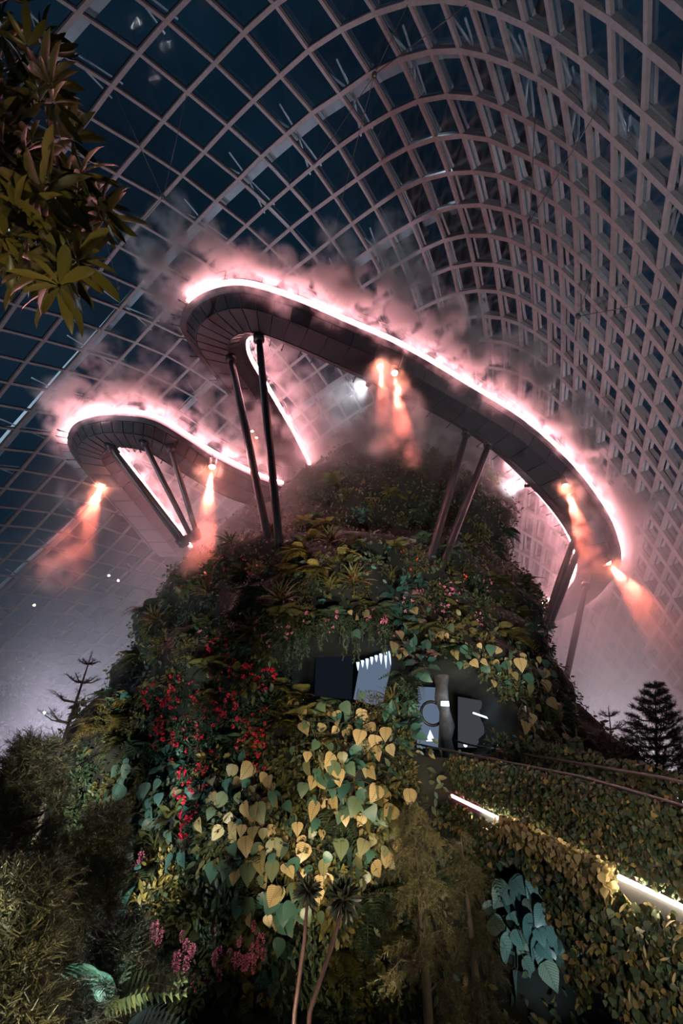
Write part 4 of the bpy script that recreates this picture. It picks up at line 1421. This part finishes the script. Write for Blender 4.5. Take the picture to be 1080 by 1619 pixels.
def leaf_wall(name, label, n, sfun, size, mats, wts, leaf=HEART, seed=1, hang=.35):
    r = np.random.default_rng(seed); fo = Foliage()
    P = np.array([sfun(r) for _ in range(n)])
    hue = r.random(n); c = np.concatenate([[0], np.cumsum(wts)])
    for mi in range(len(mats)):
        q = (hue >= c[mi]) & (hue < c[mi + 1]); m = q.sum()
        if m == 0: continue
        y = unit(r.normal(0, .45, (m, 3)) + [0, 0, -.9] + BO * .3); z = unit(BO + r.normal(0, .4, (m, 3)) + [0, 0, hang])
        fo.add(leaf, P[q], y, z, size * r.uniform(.55, 1.25, m), mi)
    o = link(name, fo.mesh(name, [M[k] for k in mats]))
    return tag(o, label, 'creeper hedge', None, 'stuff')


def lump(s, z, k=1.0):
    return .5 + .5 * mnoise.noise(Vector((s * 9 * k, z * 2.0 * k, 3.3)))

def hedge_near(r):
    s = .24 + 1.4 * r.random() ** .9
    top = (.86 + .5 * min(1, s * 1.2)) * min(1, (s - .2) * 12) + .06 * r.normal()
    z = .08 + (top - .08) * r.random()
    return bp(s, -.08 + .3 * lump(s, z) * r.random() + .02, z)
leaf_wall('creeper_hedge', 'dark creeper hedge covering the near railing of the footbridge above its glowing edge', 12500, hedge_near, .088, ['leaf_hedge', 'leaf_gold', 'leaf_dark'], [.38, .05, .57], seed=2)

def hedge_far(r):
    s = .1 + 1.5 * r.random()
    z = 1.55 * r.random() + .1 * lump(s, 1)
    return bp(s, -2.4 - .3 * r.random(), z * (1 if s > .3 else .8))
leaf_wall('creeper_hedge', 'creeper hedge on the far railing of the footbridge, behind the nearer one', 6500, hedge_far, .11, ['leaf_hedge', 'leaf_gold', 'leaf_dark'], [.36, .02, .62], seed=3)

def curtain(r):
    s = .22 + 1.4 * r.random()
    ln = (.35 + (s - .22) * 5.2) * (.75 + .5 * mnoise.noise(Vector((s * 14, 1.7, 0))))
    g = max(0, 1 - abs(s - .6) / .13)
    ln = min(ln, 4.6) * (1 - .75 * min(1, g * 2)) if s > .45 else min(ln, 1.3)
    z = -.12 - ln * r.random() ** .85
    o = .1 + .5 * lump(s, z, 1.5) * r.random() + .12 * min(1, -z)
    return bp(s, o, z)
leaf_wall('creeper_curtain', 'curtain of olive creepers hanging down below the glowing edge of the footbridge', 11500, curtain, .11, ['leaf_hedge', 'leaf_gold', 'leaf_dark'], [.44, .07, .49], seed=4)

def over_strip(r):
    s = .55 + .33 * r.random() ** .9
    return bp(s, .12 + .4 * r.random(), -.26 + .44 * r.random() ** .75)
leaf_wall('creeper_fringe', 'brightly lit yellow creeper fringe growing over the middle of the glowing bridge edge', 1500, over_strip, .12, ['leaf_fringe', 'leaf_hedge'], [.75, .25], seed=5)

# long leaves under the strip at the near end
def big_fringe(r):
    s = .8 + .5 * r.random()
    return bp(s, .12 + .3 * r.random(), -.15 - 1.3 * r.random() ** 1.5)
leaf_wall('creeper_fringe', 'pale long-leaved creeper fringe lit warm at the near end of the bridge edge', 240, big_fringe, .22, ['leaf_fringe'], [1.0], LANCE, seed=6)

# pale teal leaves lit by a cool lamp in the hollow under the bridge
for px, py in ((838,1398),(858,1432),(822,1462),(846,1492),(806,1430),(866,1468),(830,1420),(852,1460),(815,1500),(872,1420)):
    heart_creeper(px, py, 'leaf_blue', 'blue-lit large-leaved plant', 8, 1.0, None, .5)

# ------------------------------------------------------------------ inside the caves
def panel(name, label, cat, corners, mat, th=.08):
    c = [Vector(q) for q in corners]
    n = (c[1] - c[0]).cross(c[3] - c[0]).normalized()
    mb = MB(); vs = c + [q + n * th for q in c]
    mb.add([tuple(v) for v in vs], [(0, 1, 2, 3), (7, 6, 5, 4), (0, 4, 5, 1), (1, 5, 6, 2), (2, 6, 7, 3), (3, 7, 4, 0)])
    return tag(mb.build(name, mat, None, smooth=False), label, cat)

panel('display_screen', 'tall glowing ice-blue display slab slanting inside the left cave', 'display', [at(560,1106,19.6), at(604,1118,19.2), at(624,1028,19.2), at(570,1050,19.6)], M['ice'])
panel('wall_screen', 'dim dark blue wall screen at the back of the left cave', 'screen', [at(498,1100,20.6), at(556,1106,20.6), at(560,1010,20.6), at(500,1000,20.6)], mat_emit('dim_screen', (.10, .14, .22), .06))
mi = random.Random(4)
for k in range(9):
    f = k / 8
    a = at(566 + 58 * f, 1049 - 21 * f, 19.1)
    ln = mi.uniform(.18, .62)
    mb = MB(); mb.tube([a + Vector((0, 0, .05)), a - Vector((0, 0, ln * .5)), a - Vector((0, 0, ln))], [.075, .045, .004], 6)
    o = mb.build('icicle', M['icicle'])
    tag(o, 'white artificial icicle hanging along the top of the glowing slab in the left cave', 'icicle', 'icicles in the left cave')
tag((lambda mb: (mb.sphere(at(481, 1108, 18.6), .07, 8, 6), mb.build('cave_lamp', M['lens_white']))[1])(MB()), 'small blue-white lamp at the lower left corner of the left cave', 'lamp')
lamp('POINT', 'cave_light', at(590, 1060, 18.4), 12, (.6, .75, 1.0), shadow_soft_size=.1)
panel('lit_wall_panel', 'blue-white lit panel standing left inside the right cave', 'display', [at(659,1182,19.5), at(692,1184,19.5), at(696,1088,19.5), at(661,1086,19.5)], M['ice'])
# dark ring printed on that panel
mb = MB(); c0 = at(683, 1128, 19.3)
mb.tube([c0 + Vector((.42 * math.cos(a), 0, .42 * math.sin(a))) for a in np.linspace(.9, 5.4, 14)], .06, 6)
tag(mb.build('ring_sculpture', M['black']), 'dark open ring in front of the lit panel in the right cave', 'sculpture')
mb = MB(); mb.add([at(674,1172,18.9), at(688,1172,18.9), at(680,1154,18.9), at(681,1172,19.05)], [(0, 1, 2), (0, 3, 1), (1, 3, 2), (2, 3, 0)])
tag(mb.build('lit_wedge', M['glow_white'], None, False), 'small bright white triangular light at the foot of the right cave panel', 'lamp')
mb = MB(); rc = at(708, 1190, 18.8); r0 = rc.copy()
mb.tube([r0 + Vector((mi.uniform(-.08, .08), mi.uniform(-.08, .08), z)) for z in np.linspace(-.5, 3.2, 9)], [.40, .30, .24, .29, .20, .27, .24, .34, .42], 7)
tag(mb.build('rock_pillar', M['cave_rock'], None), 'rough grey rock pillar standing in the middle of the right cave', 'pillar')
panel('glowing_back_wall', 'faintly self-glowing grey wall panel at the back right of the right cave', 'screen', [at(724,1182,19.7), at(784,1182,19.7), at(784,1112,19.7), at(724,1102,19.7)], mat_emit('glowing_grey_wall', (.16, .16, .20), .3))  # grey cave wall, its brightness put in as a glow of its own
mb = MB(); mb.tube([at(748, 1127, 19.2), at(774, 1136, 18.9)], .035, 6)
tag(mb.build('tube_light', M['glow_white']), 'slanting white tube light under the ceiling of the right cave', 'lamp')
panel('ceiling_light', 'small bright rectangular ceiling light in the right cave beside the pillar', 'lamp', [at(697,1116,18.4), at(710,1117,18.4), at(709,1109,18.4), at(697,1109,18.4)], M['glow_white'])
for px, py in ((736, 1178), (768, 1180)):
    mb = MB(); mb.sphere(at(px, py, 19.2), .07, 8, 6); tag(mb.build('floor_lamp', M['glow_white']), ('left' if px < 750 else 'right') + ' one of two small white lamps low in the right cave', 'lamp')
lamp('POINT', 'cave_light', at(738, 1110, 18.2), 34, (.75, .85, 1.0), shadow_soft_size=.1)

# ------------------------------------------------------------------ trees round the mountain
NEEDLE = (np.array([(-.04, 0, 0), (.04, 0, 0), (.02, 1, .05), (-.02, 1, .05)]), np.array([(0, 1, 2, 3)]), np.zeros((4, 2)))


def twig(fo, p, d, ln, n, nl, r, mi=0, flat=.5):
    """needles along a twig"""
    t = r.uniform(0, 1, n)
    pos = p + d * (t * ln)[:, None]
    side = unit(r.normal(0, 1, (n, 3)) * [1, 1, flat])
    y = unit(side * .9 + d * .8)
    fo.add(NEEDLE, pos, y, unit(r.normal(0, 1, (n, 3)) + [0, 0, 1]), nl * r.uniform(.6, 1.2, n) * (1 - .5 * t), mi)


def tree_parts(root, trunk_pts, trunk_r, fo, mats, branches, bmat='bark'):
    mb = MB(); mb.tube(trunk_pts, trunk_r, 8); mb.build('trunk', M[bmat], root)
    if branches:
        for pts, rr in branches:
            b = MB(); b.tube(pts, rr, 5); b.build('branch', M[bmat], root)
    if fo is not None:
        link('foliage', fo.mesh('foliage', mats), root)


def bushy_conifer(label, top, radius, seed, mat, clumps=420, dens=26, nl=.17):
    """dense upright conifer from the floor to its tip, foliage in short upturned tufts"""
    r = np.random.default_rng(seed); root = empty('bushy_conifer', (top[0], top[1], 0), label, 'conifer')
    H = top[2]; fo = Foliage(); br = []
    for k in range(clumps):
        f = 1 - r.random() ** 1.4 * .75
        a = r.uniform(0, math.tau); rad = radius * (1.06 - f) ** .65 * (.75 + .25 * math.sin(3 * a + seed))
        rr = rad * r.uniform(.55, 1.0)
        p = np.array([math.cos(a) * rr, math.sin(a) * rr, H * f])
        d0 = unit(np.array([math.cos(a), math.sin(a), .75]) + r.normal(0, .3, 3))
        for q in range(4):
            twig(fo, p + r.normal(0, .05, 3), unit(d0 + r.normal(0, .45, 3)), r.uniform(.22, .42), dens, nl, r)
    for k in range(14):
        f = r.uniform(.45, .92); a = r.uniform(0, math.tau); rad = radius * (1.06 - f) ** .65 * .8
        br.append(([(0, 0, H * f), (math.cos(a) * rad * .6, math.sin(a) * rad * .6, H * f + .1), (math.cos(a) * rad, math.sin(a) * rad, H * f + .35)], [.03, .02, .008]))
    tree_parts(root, [(0, 0, 0), (.05, 0, H * .5), (0, 0, H * .97)], [.16, .11, .02], fo, M[mat], br)
    return root

bushy_conifer('big dark bushy conifer filling the left edge of the view in front of the mountain', at(62, 1185, 9.5), 2.0, 1, 'leaf_conifer', 520)
bushy_conifer('dark bushy conifer right of the big one at the left edge', at(165, 1290, 9.8), 1.25, 2, 'leaf_conifer', 380)
bushy_conifer('near olive conifer at the bottom left corner of the view', at(48, 1400, 6.3), 1.15, 3, 'leaf_conifer', 420)
bushy_conifer('low dark conifer at the bottom between the left corner and the hanging pink racemes', at(190, 1480, 8.2), 1.0, 4, 'leaf_black', 260)


def pine(label, top, foot, nwh, blen, seed, mat='leaf_black', lean=None, upcurve=.35, nb=5, dens=60, nl=.1):
    """open whorled pine"""
    r = np.random.default_rng(seed); top = np.array(top); foot = np.array(foot)
    base = foot.copy(); base[2] = 0
    root = empty('whorled_pine', base, label, 'pine'); fo = Foliage(); br = []
    ax = top - foot; L = np.linalg.norm(ax); a0 = unit(ax)
    for w in range(nwh):
        f = w / (nwh - .3)
        c = foot + ax * f - base
        bl = blen * (1.05 - f) ** .75
        for k in range(nb):
            a = math.tau * k / nb + w * .7 + r.normal(0, .15)
            o = np.array([math.cos(a), math.sin(a), 0])
            pts = [c, c + o * bl * .5 + np.array([0, 0, bl * .06]), c + o * bl + np.array([0, 0, bl * upcurve])]
            br.append((pts, [.025, .016, .006]))
            for i in range(2):
                d = pts[i + 1] - pts[i]; ln = np.linalg.norm(d); twig(fo, pts[i], d / ln, ln, int(dens * ln) + 4, nl, r, 0, 1)
            for q in range(4):
                p = c + (pts[2] - c) * r.uniform(.35, .9); d = unit(o + np.array([-o[1], o[0], 0]) * r.choice([-.9, .9]) + np.array([0, 0, .35]))
                twig(fo, p, d, bl * .3, int(dens * .3 * bl) + 6, nl, r, 0, 1)
    twig(fo, top - base - a0 * .3, a0, .35, 24, nl, r)
    tree_parts(root, [(0, 0, 0), foot - base, top - base], [.09, .06, .012], fo, M[mat], br)

pine('dark open-whorled pine silhouetted against the haze at the left', at(146, 1030, 13.5), at(86, 1215, 13.0), 6, 1.05, 1, nb=6)
pine('tall dark pine at the right edge behind the bridge hedge', at(1036, 1078, 21), at(1040, 1262, 20.5), 13, 1.9, 2, nb=9, dens=130, nl=.2)
pine('shorter dark pine left of the tall one behind the bridge hedge', at(962, 1118, 19), at(975, 1245, 18.6), 6, 1.3, 3, nb=6, dens=70, nl=.14)
pine('small yellowish pine sprout rising above the bridge hedge', at(911, 1148, 15.5), at(914, 1212, 15.4), 2, .55, 4, 'leaf_olive', nb=6, dens=90, nl=.06)


def weeping(label, top, radius, depth, seed, mat):
    r = np.random.default_rng(seed); root = empty('weeping_conifer', (top[0], top[1], 0), label, 'conifer'); fo = Foliage(); br = []
    H = top[2]
    for k in range(110):
        f = r.random(); a = r.uniform(0, math.tau); z = H - depth * f ** 1.1; rad = radius * (.16 + .84 * f) * r.uniform(.55, 1)
        o = np.array([math.cos(a), math.sin(a), 0])
        pts = [np.array([0, 0, z]), o * rad * .55 + np.array([0, 0, z + .12 * rad]), o * rad + np.array([0, 0, z - .25 * rad])]
        if k < 40: br.append((pts, [.02, .014, .005]))
        for q in range(9):
            t = r.uniform(.25, 1); p = np.array([0, 0, z]) * (1 - t) + pts[2] * t + np.array([0, 0, .18 * rad * math.sin(t * 3)])
            d = unit(o * .5 + r.normal(0, .35, 3) + [0, 0, -.75])
            twig(fo, p, d, r.uniform(.3, .6), 75, .085, r, 0, 1)
        twig(fo, pts[1], unit(pts[2] - pts[1]), rad * .5, 40, .11, r, 0, 1)
    twig(fo, np.array([0, 0, H - .4]), np.array([0, 0, 1.0]), .45, 60, .1, r)
    tree_parts(root, [(0, 0, 0), (0, 0, H * .6), (0, 0, H - .1)], [.12, .08, .015], fo, M[mat], br)

weeping('feathery weeping conifer below the upper end of the glowing bridge edge', at(655, 1268, 11.0), 1.6, 6.8, 5, 'leaf_conifer')
weeping('smaller feathery weeping conifer right of the first one below the bridge edge', at(728, 1315, 11.6), 1.1, 6.0, 6, 'leaf_conifer')


def cane(label, foot, tipp, tuft, seed):
    foot = Vector(foot); tipp = Vector(tipp)
    root = empty('cane_palm', foot, label, 'palm')
    d = tipp - foot; fl = foot.copy(); 
    mb = MB(); mb.tube([Vector((0, 0, -foot.z)) - Vector((d.x, d.y, 0)) * .6, (0, 0, 0), d * .5 + Vector((.03, 0, 0)), d], [.04, .032, .028, .02], 8); mb.build('stem', M['cane'], root)
    r = np.random.default_rng(seed); fo = Foliage(); n = 150
    dd = unit(r.normal(0, 1, (n, 3)) + [0, 0, .2])
    fo.add(LANCE, np.array(d) * .92 + dd * .05, dd, unit(r.normal(0, 1, (n, 3)) + [0, 0, 1]), tuft * r.uniform(.6, 1.1, n))
    link('leaf_tuft', fo.mesh('leaf_tuft', M['leaf_black']), root)

cane('left one of two thin purple-stemmed canes rising before the mountain front', at(466, 1600, 9.0), at(488, 1395, 9.4), .2, 1)
cane('right one of two thin purple-stemmed canes, leaning to the right', at(490, 1600, 8.6), at(548, 1410, 9.2), .28, 2)

# fern fronds low at the bottom left
for k, (px, py, Y, ax, sz, lab) in enumerate(((190, 1640, 7.0, (1, .1, .15), .8, 'large green-lit tree fern with arching fronds at the very bottom left'), (165, 1590, 8.0, (.7, 0, .75), .9, 'paler tree fern with upright fronds above the lower one at the bottom left'))):
    p = at(px, py, Y); root = empty('tree_fern', (p.x, p.y, 0), lab, 'fern')
    r = np.random.default_rng(k + 40)
    mb = MB(); mb.tube([(0, 0, 0), (0, 0, p.z)], [.11, .08], 8); mb.build('trunk', M['bark'], root)
    for q in range(7):
        fo = Foliage(); y = unit(np.array(ax) + r.normal(0, .55, 3) * [1, .6, .5])
        fo.add(FERN, [(0, 0, p.z)], y, unit(np.array([0, -.5, .9])), sz * r.uniform(.8, 1.1)); link('frond', fo.mesh('frond', M['leaf_teal' if q < 3 else 'leaf_dark']), root)

# broad-leaved tree leaning in at the top left, close to the viewer
tr = np.random.default_rng(21)
root = empty('broad_leaved_tree', (-4.6, 3.2, 0), 'olive broad-leaved tree reaching in close at the top left corner', 'tree')
RO = np.array([-4.6, 3.2, 0])
mask = np.array([(-40, -20), (60, -20), (85, 60), (100, 130), (112, 200), (125, 250), (160, 300), (182, 345), (165, 400), (130, 440), (95, 465), (50, 440), (0, 420), (-60, 400)])
def in_poly(x, y):
    c = False; j = len(mask) - 1
    for i in range(len(mask)):
        xi, yi = mask[i]; xj, yj = mask[j]
        if (yi > y) != (yj > y) and x < (xj - xi) * (y - yi) / (yj - yi) + xi: c = not c
        j = i
    return c
fo = Foliage(); tips = []
while len(tips) < 105:
    x, y = tr.uniform(-60, 180), tr.uniform(-20, 465)
    if in_poly(x, y): tips.append(np.array(at(x, y, {0: 1.9, 1: 2.2}[int(tr.random() < .5)] + tr.uniform(-.25, .5))))
hubp = np.array(at(-40, 250, 2.4))
brs = []
for k, t in enumerate(tips):
    out = unit(t - hubp + [0, 0, .01])
    ax = unit(out * .7 + [0.2, -.2, -.35] + tr.normal(0, .4, 3))
    n = 8; a = np.arange(n) * 2.4 + tr.uniform(0, 6)
    u = unit(np.cross(ax, [0, 0, 1])); w = np.cross(ax, u)
    dirs = unit(np.cos(a)[:, None] * u * .85 + np.sin(a)[:, None] * w * .85 + ax * tr.uniform(.25, .9, (n, 1)))
    fo.add(LANCE, t + dirs * .015 - RO, dirs, np.broadcast_to(ax, (n, 3)) * -1 + [0, -.6, 0], .32 * tr.uniform(.6, 1.15, n))
    if k % 4 == 0:
        brs.append(([hubp - RO + tr.normal(0, .2, 3), (hubp * .5 + t * .5) + [0, 0, .1] - RO, t - RO], [.03, .018, .008]))
tree_parts(root, [(0, 0, 0), (.2, -.2, hubp[2] * .6), hubp - RO, hubp - RO + [0, 0, 2.5]], [.2, .15, .1, .05], fo, mat_leaf('olive_laurel_leaf', [(.035, .04, .012), (.11, .095, .025), (.2, .15, .04)], .35), brs)
lamp('SPOT', 'unseen_garden_spot', (-1.0, 1.0, 5.2), 420, (1.0, .82, .45), at(60, 330, 2.3), spot_size=R(60), spot_blend=1.0, shadow_soft_size=.1)  # unseen warm spot without a fixture, brightens the tree's leaves

# far shrubs and lamps by the left wall of the glasshouse
for px, py, Y, rr, lab in ((16, 1085, 42, 3.0, 'dark rounded tree in the haze at the far left edge'), (58, 1150, 46, 2.2, 'low dark tree in the haze right of the far left one')):
    p = at(px, py, Y); root = empty('distant_tree', (p.x, p.y, 0), lab, 'tree')
    f = Foliage(); r = np.random.default_rng(int(px)); n = 1400
    d = unit(r.normal(0, 1, (n, 3))); f.add(OVATE, d * rr * r.uniform(.6, 1, (n, 1)) * [1, 1, .8] + [0, 0, p.z], d, unit(r.normal(0, 1, (n, 3))), .5)
    tree_parts(root, [(0, 0, 0), (0, 0, p.z)], [.25, .15], f, M['leaf_black'], None)
for px, py, Y, lab, m in ((172, 910, 46, 'left one of two small white lamps far off in the left haze', 'lens_white'), (187, 918, 46, 'right one of two small white lamps far off in the left haze', 'lens_white'), (54, 957, 48, 'small pinkish lamp far off at the left edge of the roof', 'lens_red'), (5, 1222, 40, 'small warm lamp low at the far left edge', 'led_warm'), (70, 1127, 44, 'small white lamp low in the left haze above the conifers', 'lens_white')):
    p = at(px, py, Y); mb = MB(); mb.tube([(0, 0, .1), (0, 0, .25)], .1, 8); mb.tube([(0, 0, .2), (0, .5, .2)], .03, 5)
    root = empty('wall_lamp', p, lab, 'lamp'); mb.build('bracket', M['black'], root)
    mb = MB(); mb.sphere((0, 0, 0), .1, 8, 6); mb.build('bulb', M[m], root)
